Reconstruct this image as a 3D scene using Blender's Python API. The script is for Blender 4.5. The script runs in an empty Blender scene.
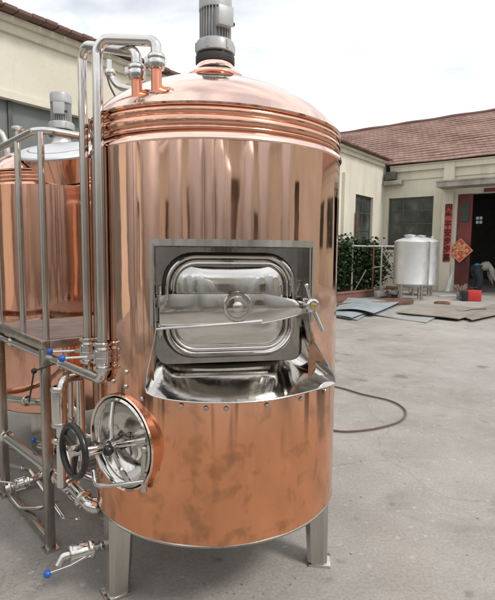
import bpy, bmesh, math, random
from math import sin, cos, pi, radians, sqrt, atan2
from mathutils import Vector, Matrix
random.seed(7)
C = bpy.context.scene.collection
sc = bpy.context.scene
V = Vector

# ------------------------------------------------------------------ camera
H = 1.569; PIT = .0986; ROL = .0104; FPX = 493.; CX = 247.5; CY = 300.
F_ = V((0, cos(PIT), -sin(PIT))); U_ = V((0, sin(PIT), cos(PIT))); X_ = V((1, 0, 0))
cam = bpy.data.cameras.new('camera'); co = bpy.data.objects.new('camera', cam); C.objects.link(co)
cr, sr = cos(ROL), sin(ROL)
Rc = X_*cr + U_*sr; Uc = -X_*sr + U_*cr          # the camera is turned a little anticlockwise
m = Matrix((Rc, Uc, -F_)).transposed().to_4x4(); m.translation = V((0, 0, H)); co.matrix_world = m
cam.sensor_fit = 'VERTICAL'; cam.sensor_height = 24; cam.lens = 24*FPX/600; cam.clip_end = 900; cam.clip_start = .05
sc.camera = co

def ray(x, y):
    d = F_*FPX + Rc*(x-CX) - Uc*(y-CY)
    return d/d.y
def P(x, y, d): return V((0, 0, H)) + ray(x, y)*d
def G(x, y, z=0.):
    r = ray(x, y); return V((0, 0, H)) + r*((z-H)/r.z)

# ------------------------------------------------------------------ materials
def mat(name):
    m = bpy.data.materials.new(name); m.use_nodes = True
    nt = m.node_tree; b = nt.nodes['Principled BSDF']
    return m, nt, b
def N(nt, t, **kw):
    n = nt.nodes.new(t)
    for k, v in kw.items():
        if k in n.inputs.keys(): n.inputs[k].default_value = v
        else: setattr(n, k, v)
    return n
def coords(nt, scale=(1, 1, 1), kind='Object'):
    tc = N(nt, 'ShaderNodeTexCoord'); mp = N(nt, 'ShaderNodeMapping'); mp.inputs['Scale'].default_value = scale
    nt.links.new(tc.outputs[kind], mp.inputs['Vector']); return mp.outputs['Vector']
def noise(nt, vec, scale, detail=4., rough=.55, dist=0.):
    n = N(nt, 'ShaderNodeTexNoise'); n.inputs['Scale'].default_value = scale; n.inputs['Detail'].default_value = detail
    n.inputs['Roughness'].default_value = rough; n.inputs['Distortion'].default_value = dist
    nt.links.new(vec, n.inputs['Vector']); return n.outputs['Fac']
def ramp(nt, fac, stops):
    r = N(nt, 'ShaderNodeValToRGB'); e = r.color_ramp.elements
    while len(e) < len(stops): e.new(.5)
    for i, (p, c) in enumerate(stops):
        e[i].position = p; e[i].color = (c if hasattr(c, '__len__') else (c, c, c)) + ((1,) if (not hasattr(c, '__len__') or len(c) == 3) else ())
    nt.links.new(fac, r.inputs['Fac']); return r.outputs['Color']
def mixc(nt, fac, a, b, mode='MIX'):
    m = N(nt, 'ShaderNodeMix'); m.data_type = 'RGBA'; m.blend_type = mode
    def put(s, v):
        if isinstance(v, (tuple, list)): s.default_value = tuple(v)+((1,) if len(v) == 3 else ())
        elif isinstance(v, (int, float)): s.default_value = v
        else: nt.links.new(v, s)
    put(m.inputs[0], fac); put(m.inputs[6], a); put(m.inputs[7], b); return m.outputs[2]
def bump(nt, b, h, strength, dist=.01):
    n = N(nt, 'ShaderNodeBump'); n.inputs['Strength'].default_value = strength; n.inputs['Distance'].default_value = dist
    nt.links.new(h, n.inputs['Height'])
    nt.links.new(n.outputs['Normal'], b.inputs['Normal']); return n
def math_(nt, op, a, b):
    n = N(nt, 'ShaderNodeMath'); n.operation = op
    for i, v in enumerate((a, b)):
        if isinstance(v, (int, float)): n.inputs[i].default_value = v
        else: nt.links.new(v, n.inputs[i])
    return n.outputs[0]
M = {}
def simple(name, col, rough=.5, metal=0., nscale=6., var=.15, bstr=.0, bdist=.005, stretch=(1, 1, 1), rvar=.1, dirt=None):
    m, nt, b = mat(name); v = coords(nt, stretch)
    n = noise(nt, v, nscale, 6)
    lo = tuple(c*(1-var) for c in col); hi = tuple(min(1, c*(1+var)) for c in col)
    c = ramp(nt, n, [(.3, lo), (.7, hi)])
    if dirt:
        n2 = noise(nt, v, nscale*.35, 8, .7)
        c = mixc(nt, ramp(nt, n2, [(.5, 0.), (.72, dirt[1])]), c, dirt[0])
    nt.links.new(c, b.inputs['Base Color'])
    n3 = noise(nt, v, nscale*2.3, 5)
    nt.links.new(ramp(nt, n3, [(.3, max(0, rough-rvar)), (.7, min(1, rough+rvar))]), b.inputs['Roughness'])
    b.inputs['Metallic'].default_value = metal
    if bstr: bump(nt, b, noise(nt, v, nscale*1.7, 5), bstr, bdist)
    M[name] = m; return m

# polished copper cladding: rolled sheet with slow vertical waves, faint smears and drips
def copper(name, col, r0, r1, wav=.35, stained=False):
    m, nt, b = mat(name); b.inputs['Metallic'].default_value = 1
    vs = coords(nt, (1, 1, .22)); v = coords(nt)
    smear = noise(nt, v, 3.2, 7, .6, .4)
    c = ramp(nt, smear, [(.3, tuple(x*.93 for x in col)), (.7, col)])
    vd = coords(nt, (1, 1, .08)); dr = noise(nt, vd, 22, 3)
    c = mixc(nt, ramp(nt, dr, [(.62, 0.), (.75, .12)]), c, tuple(x*.7 for x in col))
    if stained:
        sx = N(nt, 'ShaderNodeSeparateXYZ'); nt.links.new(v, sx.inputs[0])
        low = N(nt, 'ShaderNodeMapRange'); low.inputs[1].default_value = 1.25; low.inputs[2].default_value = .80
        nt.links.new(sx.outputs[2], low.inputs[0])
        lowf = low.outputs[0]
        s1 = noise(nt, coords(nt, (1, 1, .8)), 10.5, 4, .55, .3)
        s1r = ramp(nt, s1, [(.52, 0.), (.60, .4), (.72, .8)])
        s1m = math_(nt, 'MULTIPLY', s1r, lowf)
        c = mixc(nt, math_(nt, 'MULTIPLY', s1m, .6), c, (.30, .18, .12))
        # grey ground's reflection painted in: lower band tinted orange, smudges left browner
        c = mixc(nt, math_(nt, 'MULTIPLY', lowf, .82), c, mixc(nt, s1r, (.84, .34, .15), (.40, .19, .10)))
        # drips below the chute
        dd = noise(nt, coords(nt, (1, 1, .05)), 16, 2)
        band = N(nt, 'ShaderNodeMapRange'); band.inputs[1].default_value = .72; band.inputs[2].default_value = .98
        nt.links.new(sx.outputs[2], band.inputs[0])
        band2 = N(nt, 'ShaderNodeMapRange'); band2.inputs[1].default_value = 1.10; band2.inputs[2].default_value = 1.0
        nt.links.new(sx.outputs[2], band2.inputs[0])
        dm = math_(nt, 'MULTIPLY', math_(nt, 'MULTIPLY', ramp(nt, dd, [(.55, 0.), (.62, .95)]), band.outputs[0]), band2.outputs[0])
        c = mixc(nt, dm, c, (.16, .09, .06))
        rn = ramp(nt, noise(nt, v, 6, 6, .6), [(.3, .08), (.7, .19)])
        r = mixc(nt, lowf, ramp(nt, smear, [(.3, r0), (.7, r1)]), rn)
    else:
        r = ramp(nt, smear, [(.3, r0), (.7, r1)])
    nt.links.new(c, b.inputs['Base Color']); nt.links.new(r, b.inputs['Roughness'])
    w = noise(nt, vs, 3.3, 2, .4)
    w2 = noise(nt, coords(nt, (1, 1, .5)), 11, 2, .5)
    hh = math_(nt, 'ADD', w, math_(nt, 'MULTIPLY', w2, .11))
    bump(nt, b, hh, wav, .018)
    M[name] = m
copper('copper_shell', (.88, .565, .44), .035, .09, .28, True)
copper('copper_bright', (.94, .66, .55), .05, .12, .22)
copper('copper_trim', (.82, .46, .33), .06, .12, .12)
copper('copper_stub', (.78, .34, .22), .3, .4, .1)
copper('copper_far', (.80, .45, .33), .05, .12, .35)
simple('steel_tube', (.66, .64, .61), .14, 1, 8, .08, .05, .002, rvar=.05)
simple('steel_mirror', (.64, .62, .585), .085, 1, 3, .12, .10, .01, rvar=.04, dirt=((.30, .28, .25), .7))
simple('steel_plate', (.45, .43, .40), .10, 1, 5, .2, .15, .006, rvar=.07, dirt=((.14, .125, .11), .8))
simple('steel_brushed', (.56, .54, .51), .32, 1, 14, .12, .1, .002, stretch=(1, 1, .1), rvar=.08, dirt=((.35, .32, .28), .5))
simple('steel_weld', (.70, .69, .67), .38, 1, 40, .25, .5, .003, rvar=.1)
simple('steel_satin', (.70, .705, .71), .55, 1, 3, .08, .1, .003, rvar=.06)
simple('steel_frame', (.46, .43, .39), .27, 1, 9, .15, .1, .002, stretch=(1, 1, .4), rvar=.08, dirt=((.25, .22, .18), .6))
simple('motor_paint', (.42, .43, .43), .45, .1, 12, .12, .1, .001, dirt=((.25, .22, .18), .5))
simple('motor_dark', (.05, .048, .045), .5, .2, 12, .2)
simple('black_plastic', (.018, .018, .019), .3, 0, 20, .2)
simple('black_rubber', (.05, .042, .035), .6, 0, 20, .3)
simple('blue_plastic', (.015, .10, .42), .28, 0, 20, .12)
simple('cable_brown', (.13, .09, .07), .6, 0, 20, .2)
simple('brass', (.70, .52, .22), .3, 1, 20, .1)
simple('deck', (.27, .235, .21), .55, .2, 9, .2, .3, .003, dirt=((.12, .10, .09), .6))
simple('wood_dark', (.16, .085, .06), .8, 0, 6, .3, .3, .01)
simple('red_paint', (.17, .035, .032), .55, 0, 1.2, .3, dirt=((.06, .03, .028), .7))
simple('red_plastic', (.50, .035, .03), .4, 0, 10, .1)
simple('red_paper', (.58, .085, .075), .7, 0, 6, .18)
simple('gold_paper', (.68, .40, .17), .6, 0, 10, .2)
simple('ink', (.02, .015, .015), .7, 0, 6, .1)
simple('white_paper', (.75, .76, .78), .6, 0, 6, .1)
simple('dim_hall', (.22, .18, .15), .85, 0, 1.5, .3)
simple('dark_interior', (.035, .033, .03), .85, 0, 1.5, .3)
simple('green_paint', (.035, .055, .04), .5, 0, 3, .2)
simple('shutter', (.17, .185, .18), .5, .2, 2, .1, .05)
simple('window_frame', (.10, .10, .09), .5, .2, 6, .2)
simple('sheet_blue', (.40, .445, .47), .42, .35, 1.2, .08, .05, .01, dirt=((.42, .41, .38), .4))
simple('sheet_brown', (.33, .29, .245), .55, .3, 2, .15, .2, .01, dirt=((.2, .15, .12), .6))
simple('sheet_grey', (.42, .42, .41), .42, .4, 2, .12, .2, .01, dirt=((.27, .25, .22), .6))
simple('rust', (.17, .08, .05), .8, .2, 8, .3, .3, .01)
simple('brick', (.20, .10, .075), .85, 0, 5, .25, .3, .01)
simple('canopy_concrete', (.38, .34, .29), .85, 0, 2.5, .2, .3, .02, dirt=((.10, .09, .075), .8))
simple('bark', (.10, .075, .05), .9, 0, 10, .3, .3, .01)
simple('skin', (.45, .27, .19), .55, 0, 10, .08)
simple('hair', (.02, .017, .015), .6, 0, 20, .2)
simple('cloth_grey', (.33, .31, .28), .85, 0, 9, .12, .2, .01)
simple('cloth_dark', (.035, .04, .05), .85, 0, 9, .2, .2, .01)
simple('cloth_teal', (.05, .24, .28), .8, 0, 9, .12)
simple('tarp', (.34, .28, .22), .8, 0, 2, .2)
m, nt, b = mat('dusty_glass'); b.inputs['Base Color'].default_value = (.045, .05, .045, 1); b.inputs['Specular IOR Level'].default_value = .5
nt.links.new(ramp(nt, noise(nt, coords(nt), 1.3, 5), [(.3, .08), (.7, .35)]), b.inputs['Roughness'])
nt.links.new(ramp(nt, noise(nt, coords(nt), .9, 6), [(.35, (.025, .03, .027)), (.55, (.07, .08, .07)), (.68, (.17, .17, .15))]), b.inputs['Base Color']); M['glass'] = m
m, nt, b = mat('leaf')
v = coords(nt); nt.links.new(ramp(nt, noise(nt, v, 2.3, 3), [(.3, (.028, .05, .02)), (.55, (.05, .085, .03)), (.75, (.09, .13, .05))]), b.inputs['Base Color'])
b.inputs['Roughness'].default_value = .5; M['leaf'] = m

# plaster: cream wall, grime under the cornice and near the ground
m, nt, b = mat('plaster'); v = coords(nt)
c = ramp(nt, noise(nt, v, .55, 7, .6), [(.3, (.63, .59, .485)), (.7, (.74, .70, .59))])
c = mixc(nt, ramp(nt, noise(nt, coords(nt, (1, 1, .12)), 2.2, 6, .65), [(.50, 0.), (.75, .5)]), c, (.45, .40, .31))
c = mixc(nt, ramp(nt, noise(nt, v, 5, 8, .75), [(.6, 0.), (.72, .5)]), c, (.46, .41, .33))
nt.links.new(c, b.inputs['Base Color']); b.inputs['Roughness'].default_value = .9
bump(nt, b, noise(nt, v, 14, 6), .25, .02); M['plaster'] = m

# clay roof tiles: rows run along local x, slope along local y
m, nt, b = mat('roof_tiles'); v = coords(nt, kind='UV')
br = N(nt, 'ShaderNodeTexBrick'); nt.links.new(v, br.inputs['Vector'])
br.inputs['Scale'].default_value = 1; br.inputs['Brick Width'].default_value = .26; br.inputs['Row Height'].default_value = .34
br.inputs['Mortar Size'].default_value = .016; br.inputs['Mortar Smooth'].default_value = .4
br.inputs['Color1'].default_value = (.31, .19, .15, 1); br.inputs['Color2'].default_value = (.20, .11, .09, 1); br.inputs['Mortar'].default_value = (.10, .05, .04, 1)
c = mixc(nt, ramp(nt, noise(nt, v, .5, 7, .7), [(.4, 0.), (.7, .6)]), br.outputs['Color'], (.40, .26, .21))
c = mixc(nt, ramp(nt, noise(nt, v, 3.1, 7, .7), [(.55, 0.), (.7, .6)]), c, (.15, .085, .07))
nt.links.new(c, b.inputs['Base Color']); b.inputs['Roughness'].default_value = .85; M['roof_tiles'] = m

# concrete yard
m, nt, b = mat('concrete'); v = coords(nt)
c = ramp(nt, noise(nt, v, .33, 9, .62), [(.34, (.25, .232, .207)), (.5, (.335, .314, .285)), (.66, (.43, .408, .375))])
c = mixc(nt, ramp(nt, noise(nt, v, 2.2, 9, .7), [(.44, 0.), (.66, .5)]), c, (.46, .44, .405))
c = mixc(nt, ramp(nt, noise(nt, v, 1.1, 8, .7, 1.2), [(.56, 0.), (.72, .5)]), c, (.20, .185, .16))
c = mixc(nt, ramp(nt, noise(nt, v, 60, 4, .7), [(.35, .35), (.6, 0.)]), c, (.13, .12, .10))
c = mixc(nt, ramp(nt, noise(nt, v, 14, 5, .8), [(.62, 0.), (.68, .6)]), c, (.44, .43, .41))
ve = N(nt, 'ShaderNodeTexVoronoi'); ve.feature = 'DISTANCE_TO_EDGE'; ve.inputs['Scale'].default_value = .45
nd = N(nt, 'ShaderNodeVectorMath'); nd.operation = 'ADD'
nn = N(nt, 'ShaderNodeTexNoise'); nn.inputs['Scale'].default_value = 1.7; nn.inputs['Detail'].default_value = 6
nt.links.new(v, nn.inputs['Vector']); nt.links.new(v, nd.inputs[0]); nt.links.new(nn.outputs['Color'], nd.inputs[1]); nt.links.new(nd.outputs[0], ve.inputs['Vector'])
c = mixc(nt, ramp(nt, ve.outputs['Distance'], [(.0, .28), (.006, 0.)]), c, (.10, .09, .075))
# drip stains, chips and scuffs
for sc_, th_, col_, k_ in ((1.3, .10, (.13, .12, .105), .65), (4.1, .085, (.16, .15, .13), .6), (9., .10, (.50, .49, .46), .55)):
    wv = N(nt, 'ShaderNodeVectorMath'); wv.operation = 'ADD'; n_ = N(nt, 'ShaderNodeTexNoise'); n_.inputs['Scale'].default_value = sc_*3; n_.inputs['Detail'].default_value = 5
    sv = N(nt, 'ShaderNodeVectorMath'); sv.operation = 'SCALE'; sv.inputs['Scale'].default_value = .35/sc_
    nt.links.new(v, n_.inputs['Vector']); nt.links.new(n_.outputs['Color'], sv.inputs[0]); nt.links.new(v, wv.inputs[0]); nt.links.new(sv.outputs[0], wv.inputs[1])
    v1 = N(nt, 'ShaderNodeTexVoronoi'); v1.inputs['Scale'].default_value = sc_; nt.links.new(wv.outputs[0], v1.inputs['Vector'])
    c = mixc(nt, ramp(nt, v1.outputs['Distance'], [(th_*.5, k_), (th_*1.6, 0.)]), c, col_)
# faint scrape lines from dragged steel
v2 = coords(nt, (.25, 3.2, 1)); c = mixc(nt, ramp(nt, noise(nt, v2, 3.4, 5, .7), [(.66, 0.), (.70, .35)]), c, (.20, .185, .16))
nt.links.new(c, b.inputs['Base Color'])
nt.links.new(ramp(nt, noise(nt, v, 3, 6, .6), [(.3, .62), (.7, .9)]), b.inputs['Roughness'])
hh = math_(nt, 'ADD', noise(nt, v, 45, 6, .7), math_(nt, 'MULTIPLY', noise(nt, v, 5, 5), 1.5))
bump(nt, b, hh, .35, .008); M['concrete'] = m

# ------------------------------------------------------------------ mesh helpers
def frame_from(d, up=V((0, 0, 1))):
    d = d.normalized()
    if abs(d.dot(up)) > .98: up = V((0, 1, 0))
    a = d.cross(up).normalized(); return a, a.cross(d).normalized(), d
class MB:
    def __init__(s): s.bm = bmesh.new(); s.uv = None
    def poly(s, pts): return s.bm.faces.new([s.bm.verts.new(p) for p in pts])
    def box(s, c, sz, rz=0., R=None, bev=0.):
        r = bmesh.ops.create_cube(s.bm, size=1); vs = r['verts']
        R = R or Matrix.Rotation(rz, 4, 'Z')
        T = Matrix.Translation(V(c)) @ R.to_4x4() @ Matrix.Diagonal((*sz, 1)); bmesh.ops.transform(s.bm, matrix=T, verts=vs)
        if bev:
            es = list({e for v in vs for e in v.link_edges}); bmesh.ops.bevel(s.bm, geom=es, offset=bev, segments=2, affect='EDGES', profile=.5)
        return s
    def tube(s, pts, r, seg=16, cap=True, closed=False, rs=None):
        pts = [V(p) for p in pts]; n = len(pts); rings = []; up = None
        for i, p in enumerate(pts):
            if closed: t = (pts[(i+1) % n]-pts[i-1])
            else: t = (pts[min(i+1, n-1)]-pts[max(i-1, 0)])
            t.normalize()
            if up is None:
                a, b_, _ = frame_from(t)
            else:
                b_ = (up - t*up.dot(t)).normalized(); a = t.cross(b_)
            up = b_; rr = rs[i] if rs else r
            rings.append([s.bm.verts.new(p+(a*cos(2*pi*k/seg)+b_*sin(2*pi*k/seg))*rr) for k in range(seg)])
        for i in range(n if closed else n-1):
            A, B = rings[i], rings[(i+1) % n]
            for k in range(seg): s.bm.faces.new((A[k], A[(k+1) % seg], B[(k+1) % seg], B[k]))
        if cap and not closed:
            s.bm.faces.new(rings[0][::-1]); s.bm.faces.new(rings[-1])
        return s
    def lathe(s, prof, o, ax=V((0, 0, 1)), seg=48, a0=0., a1=2*pi, capends=False):
        a, b_, d = frame_from(V(ax)); o = V(o); full = abs(a1-a0-2*pi) < 1e-6; n = seg if full else seg+1; rings = []
        for r, h in prof:
            if r < 1e-6: rings.append([s.bm.verts.new(o+d*h)]*n)
            else: rings.append([s.bm.verts.new(o+d*h+(a*cos(a0+(a1-a0)*k/seg)+b_*sin(a0+(a1-a0)*k/seg))*r) for k in range(n)])
        for A, B in zip(rings[:-1], rings[1:]):
            for k in range(seg):
                k2 = (k+1) % n; f = []
                for v in (A[k], A[k2], B[k2], B[k]):
                    if v not in f: f.append(v)
                if len(f) > 2: s.bm.faces.new(f)
        return s
    def grid(s, rows):
        g = [[s.bm.verts.new(p) for p in row] for row in rows]
        for i in range(len(g)-1):
            for k in range(len(g[0])-1): s.bm.faces.new((g[i][k], g[i][k+1], g[i+1][k+1], g[i+1][k]))
        return s
    def prism(s, pts, off):
        off = V(off); A = [s.bm.verts.new(V(p)) for p in pts]; B = [s.bm.verts.new(V(p)+off) for p in pts]; n = len(pts)
        s.bm.faces.new(A); s.bm.faces.new(B[::-1])
        for k in range(n): s.bm.faces.new((A[k], B[k], B[(k+1) % n], A[(k+1) % n]))
        return s
    def sphere(s, c, r, sc_=(1, 1, 1), seg=20):
        q = bmesh.ops.create_uvsphere(s.bm, u_segments=seg, v_segments=seg//2, radius=r)
        bmesh.ops.transform(s.bm, matrix=Matrix.Translation(V(c)) @ Matrix.Diagonal((*sc_, 1)), verts=q['verts']); return s
    def build(s, name, material, parent=None, org=(0, 0, 0), smooth=True, thick=0, fixn=True, ang=35):
        bm = s.bm
        bmesh.ops.remove_doubles(bm, verts=bm.verts, dist=1e-5)
        if fixn: bmesh.ops.recalc_face_normals(bm, faces=bm.faces)
        if thick: bmesh.ops.solidify(bm, geom=list(bm.faces), thickness=thick)
        bmesh.ops.translate(bm, vec=-V(org), verts=bm.verts)
        if smooth:
            for f in bm.faces: f.smooth = True
            for e in bm.edges:
                if len(e.link_faces) == 2 and e.calc_face_angle(0) > radians(ang): e.smooth = False
        me = bpy.data.meshes.new(name); bm.to_mesh(me); bm.free(); me.materials.append(M[material] if isinstance(material, str) else material)
        o = bpy.data.objects.new(name, me); C.objects.link(o)
        if parent: o.parent = parent
        else: o.location = V(org)
        return o
def fillet(pts, r, n=8):
    pts = [V(p) for p in pts]; out = [pts[0]]
    for i in range(1, len(pts)-1):
        a = (pts[i-1]-pts[i]); b = (pts[i+1]-pts[i]); la, lb = a.length, b.length; a.normalize(); b.normalize()
        th = a.angle(b)
        if th > pi-.02: out.append(pts[i]); continue
        rr = r[i-1] if hasattr(r, '__len__') else r
        d = min(rr/math.tan(th/2), la*.49, lb*.49); rr = d*math.tan(th/2)
        c = pts[i]+(a+b).normalized()*(rr/sin(th/2)); s0 = pts[i]+a*d-c; s1 = pts[i]+b*d-c; w = s0.angle(s1)
        for k in range(n+1):
            t = k/n; out.append(c+(s0*sin((1-t)*w)+s1*sin(t*w))/sin(w))
    out.append(pts[-1]); return out
def bez(pts, n=10):
    pts = [V(p) for p in pts]; out = []
    P_ = [pts[0]*2-pts[1]]+pts+[pts[-1]*2-pts[-2]]
    for i in range(1, len(P_)-2):
        p0, p1, p2, p3 = P_[i-1:i+3]
        for k in range(n):
            t = k/n; out.append(.5*((2*p1)+(-p0+p2)*t+(2*p0-5*p1+4*p2-p3)*t*t+(-p0+3*p1-3*p2+p3)*t**3))
    out.append(pts[-1]); return out
def tag(o, label=None, cat=None, group=None, kind=None):
    if label: o['label'] = label
    if cat: o['category'] = cat
    if group: o['group'] = group
    if kind: o['kind'] = kind
    return o
def thing(name, label, cat, loc=(0, 0, 0), group=None, rz=0.):
    o = bpy.data.objects.new(name, None); C.objects.link(o); o.location = V(loc); o.rotation_euler.z = rz; o.empty_display_size = .2
    return tag(o, label, cat, group)
def copy_tree(o, parent=None):
    c = o.copy(); C.objects.link(c); c.parent = parent
    for ch in list(o.children): copy_tree(ch, c)
    return c

# ------------------------------------------------------------------ ground
g = MB()
g.poly([(-300, -300, 0), (300, -300, 0), (300, 400, 0), (-300, 400, 0)])
tag(g.build('ground', 'concrete', smooth=False), kind='structure')

# ------------------------------------------------------------------ the big copper kettle
T = V((-.153, 2.436, 0)); R0 = .586; DZ_ = .013
kettle = thing('brewing_kettle', 'large polished copper brewing vessel in front with open steel hatch chute and steel legs', 'brewing vessel', T)
def cyl(az, r, z): return T + V((r*sin(az), -r*cos(az), z))
def oncyl(px, py, r):
    d = ray(px, py); A = d.x**2+1; B = -2*(d.x*T.x+T.y); Cc = T.x**2+T.y**2-r*r
    t = (-B-sqrt(max(B*B-4*A*Cc, 0)))/(2*A); return V((0, 0, H))+d*t
def azof(p): return atan2(p.x-T.x, T.y-p.y)
AZ0 = azof(oncyl(153, 285, R0)); AZ1 = azof(oncyl(310.5, 285, R0)); AZM = (AZ0+AZ1)/2
ZT, ZB = P(231, 240.5, 1.855).z, P(240, 401, 1.845).z+.006; ZTOP, ZBOT = 1.978, .403
nz = V((sin(AZM), -cos(AZM), 0)); tz = V((cos(AZM), sin(AZM), 0))         # hatch normal and sideways direction
def loc(x, d, z): return T + tz*x + nz*d + V((0, 0, z))
# shell, leaving out the hatch opening
azs = [AZ0+(AZ1-AZ0)*i/28 for i in range(29)] + [AZ1+(2*pi-(AZ1-AZ0))*i/104 for i in range(1, 105)]
zs = [ZBOT, .5, .65, .8, .9, ZB, 1.15, 1.3, 1.45, ZT, 1.72, 1.85, ZTOP]
# the round side door opening is covered by its own collar
def rr_(az, z):   # sheet metal is never a perfect cylinder
    return R0 + .0016*sin(5*az+1.)*sin(z*2.1) + .0011*sin(11*az+z) + .0006*sin(23*az+.5)
bm = MB(); grid = [[bm.bm.verts.new(cyl(a, rr_(a, z), z)) for a in azs[:-1]] for z in zs]; n = len(azs)-1
for i in range(len(zs)-1):
    for k in range(n):
        if k < 28 and zs[i] >= ZB-.001 and zs[i+1] <= ZT+.001: continue
        bm.bm.faces.new((grid[i][k], grid[i][(k+1) % n], grid[i+1][(k+1) % n], grid[i+1][k]))
o_shell = bm.build('shell', 'copper_shell', kettle, T)
# rounded lower hem and bottom
MB().lathe([(R0-.006, ZBOT+.004), (R0+.003, ZBOT-.002), (R0+.001, ZBOT-.010), (R0-.012, ZBOT-.012), (.42, ZBOT-.02), (.08, ZBOT-.09), (0, ZBOT-.09)], T, seg=96).build('bottom', 'steel_frame', kettle, T)
# shoulder trim: bright lip, then rolled rings
MB().lathe([(R0+.001, ZTOP-.002), (R0+.006, ZTOP+.004), (R0+.003, ZTOP+.016), (R0-.010, ZTOP+.030), (R0-.016, ZTOP+.038)], T, seg=128).build('shoulder_lip', 'copper_bright', kettle, T)
pr = [(R0-.016, 2.016)]
for (z0, r, h) in ((2.016, .004, .014), (2.031, .012, .038), (2.071, .009, .028)):
    for k in range(9):
        t = k/8*pi; pr.append((R0-.012+r*sin(t), z0+h/2-h/2*cos(t)))
pr.append((R0-.008, 2.100))
o_ring = MB().lathe(pr, T, seg=128).build('ring_trim', 'copper_trim', kettle, T)
dome = [(R0-.008, 2.100), (R0+.002, 2.104), (R0+.003, 2.110), (R0-.004, 2.118), (.570, 2.137), (.55, 2.160), (.52, 2.189), (.48, 2.219), (.44, 2.244), (.39, 2.270), (.33, 2.297), (.27, 2.318), (.20, 2.338), (.14, 2.350), (.06, 2.358), (0, 2.36)]
o_dome = MB().lathe(dome, T, seg=128).build('dome', 'copper_bright', kettle, T)
for o_ in (o_ring, o_dome):          # the head sits a touch out of level on the shell
    for v_ in o_.data.vertices:
        k_ = min(1, max(0, (v_.co.z-2.0)/.06)); v_.co.z -= v_.co.x*.026*k_
# agitator: flared copper skirt, flange, gear motor
MO = T+V((-.012, 0, 0))
sk = MB().lathe([(.10, 2.34), (.10, 2.37), (.132, 2.376), (.138, 2.382), (.134, 2.390), (.118, 2.400), (.102, 2.414), (.091, 2.430), (.086, 2.447)], MO, seg=64)
sk.build('agitator_collar', 'copper_bright', kettle, T)
def motor(org, zb, s, parent, T_, az=.5):
    """three-phase motor on a flange, zb = base height, s = motor radius"""
    o = V(org)
    b_ = MB(); b_.lathe([(0, zb), (s*1.22, zb), (s*1.25, zb+.004), (s*1.25, zb+s*.45), (s*1.1, zb+s*.5), (s*.9, zb+s*.52), (s*.9, zb+s*.62)], o, seg=40)
    for k in range(4):
        a = k*pi/2+.5; b_.lathe([(0, 0), (s*.11, 0), (s*.11, s*.14), (0, s*.14)], o+V((cos(a)*s*1.1, sin(a)*s*1.1, zb+s*.45)), seg=6)
    fl = b_.build('mounting_flange', 'motor_dark', parent, T_)
    gb = MB().lathe([(s*.9, zb+s*.6), (s*1.2, zb+s*.64), (s*1.23, zb+s*.68), (s*1.23, zb+s*1.25), (s*1.15, zb+s*1.38), (s*.95, zb+s*1.45)], o, seg=40)
    for k in range(6):
        a = k*pi/3+.2; gb.box(o+V((cos(a)*s*1.2, sin(a)*s*1.2, zb+s*1.0)), (s*.16, s*.16, s*.5), a)
    gb.build('gear_housing', 'motor_paint', parent, T_)
    z0, z1 = zb+s*1.4, zb+s*3.35
    m_ = MB(); m_.lathe([(s*.95, z0), (s*.84, z0+.01), (s*.84, z1), (0, z1)], o, seg=40)
    for k in range(30):
        a = 2*pi*k/30; m_.box(o+V((cos(a)*s*.91, sin(a)*s*.91, (z0+z1)/2)), (s*.2, s*.045, z1-z0-.006), a)
    mo = m_.build('motor_body', 'motor_paint', parent, T_)
    MB().lathe([(s*1.0, z1-s*.12), (s*1.04, z1-s*.08), (s*1.04, z1+s*.72), (s*.97, z1+s*.86), (s*.6, z1+s*.93), (0, z1+s*.94)], o, seg=40).build('fan_cowl', 'motor_paint', mo, T_)
    d = V((sin(az), -cos(az), 0))
    tb = MB(); tb.box(o+d*s*1.1+V((0, 0, (z0+z1)/2+s*.15)), (s*.95, s*.55, s*1.05), az, bev=s*.06)
    tb.box(o+d*s*1.4+V((0, 0, (z0+z1)/2+s*.15)), (s*1.05, s*.10, s*1.15), az, bev=s*.04)
    t_ = tb.build('terminal_box', 'motor_paint', mo, T_)
    side = V((cos(az), sin(az), 0))
    g0 = o+d*s*1.1+side*s*.45+V((0, 0, (z0+z1)/2-s*.1))
    MB().tube([g0, g0+side*s*.3], s*.12, 12).build('cable_gland', 'motor_dark', t_, T_)
    return mo
motor(MO, 2.443, .074, kettle, T, .55)

# hatch surround: back plate, header, jambs and the flared chute
hA_ = (AZ1-AZ0)/2; pw, pd = R0*sin(hA_)-.010, R0*cos(hA_)-.07
bp = MB(); bp.box(loc(0, pd, (ZT+P(231, 362, 2.03).z)/2), (pw*2+.02, .006, ZT-P(231, 362, 2.03).z), AZM); bp.build('back_plate', 'steel_plate', kettle, T)
hd = MB()
hd.grid([[loc(x, pd, ZT-.002) for x in [-pw+2*pw*i/20 for i in range(21)]], [cyl(AZ0+(AZ1-AZ0)*i/20, R0+.006, ZT-.002) for i in range(21)]])
hd.build('hatch_roof', 'steel_plate', kettle, T, thick=.004)
hf = MB(); rows = []
for z, r in ((ZT-.022, R0+.010), (ZT-.022, R0+.004), (ZT+.004, R0+.004), (ZT+.004, R0+.010), (ZT-.022, R0+.010)):
    rows.append([cyl(AZ0-.012+(AZ1-AZ0+.024)*i/24, r, z) for i in range(25)])
hf.grid(rows); hf.build('hatch_header', 'steel_brushed', kettle, T)
for s_, a in ((-1, AZ0), (1, AZ1)):
    j = MB(); rows = []
    for z in (ZT-.02, 1.4, 1.28):
        rows.append([cyl(a-.011, R0+.004, z), cyl(a-.011, R0+.012, z), cyl(a+.011, R0+.012, z), cyl(a+.011, R0+.004, z)])
    j.grid(rows); j.build('hatch_jamb', 'steel_brushed', kettle, T)
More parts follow.
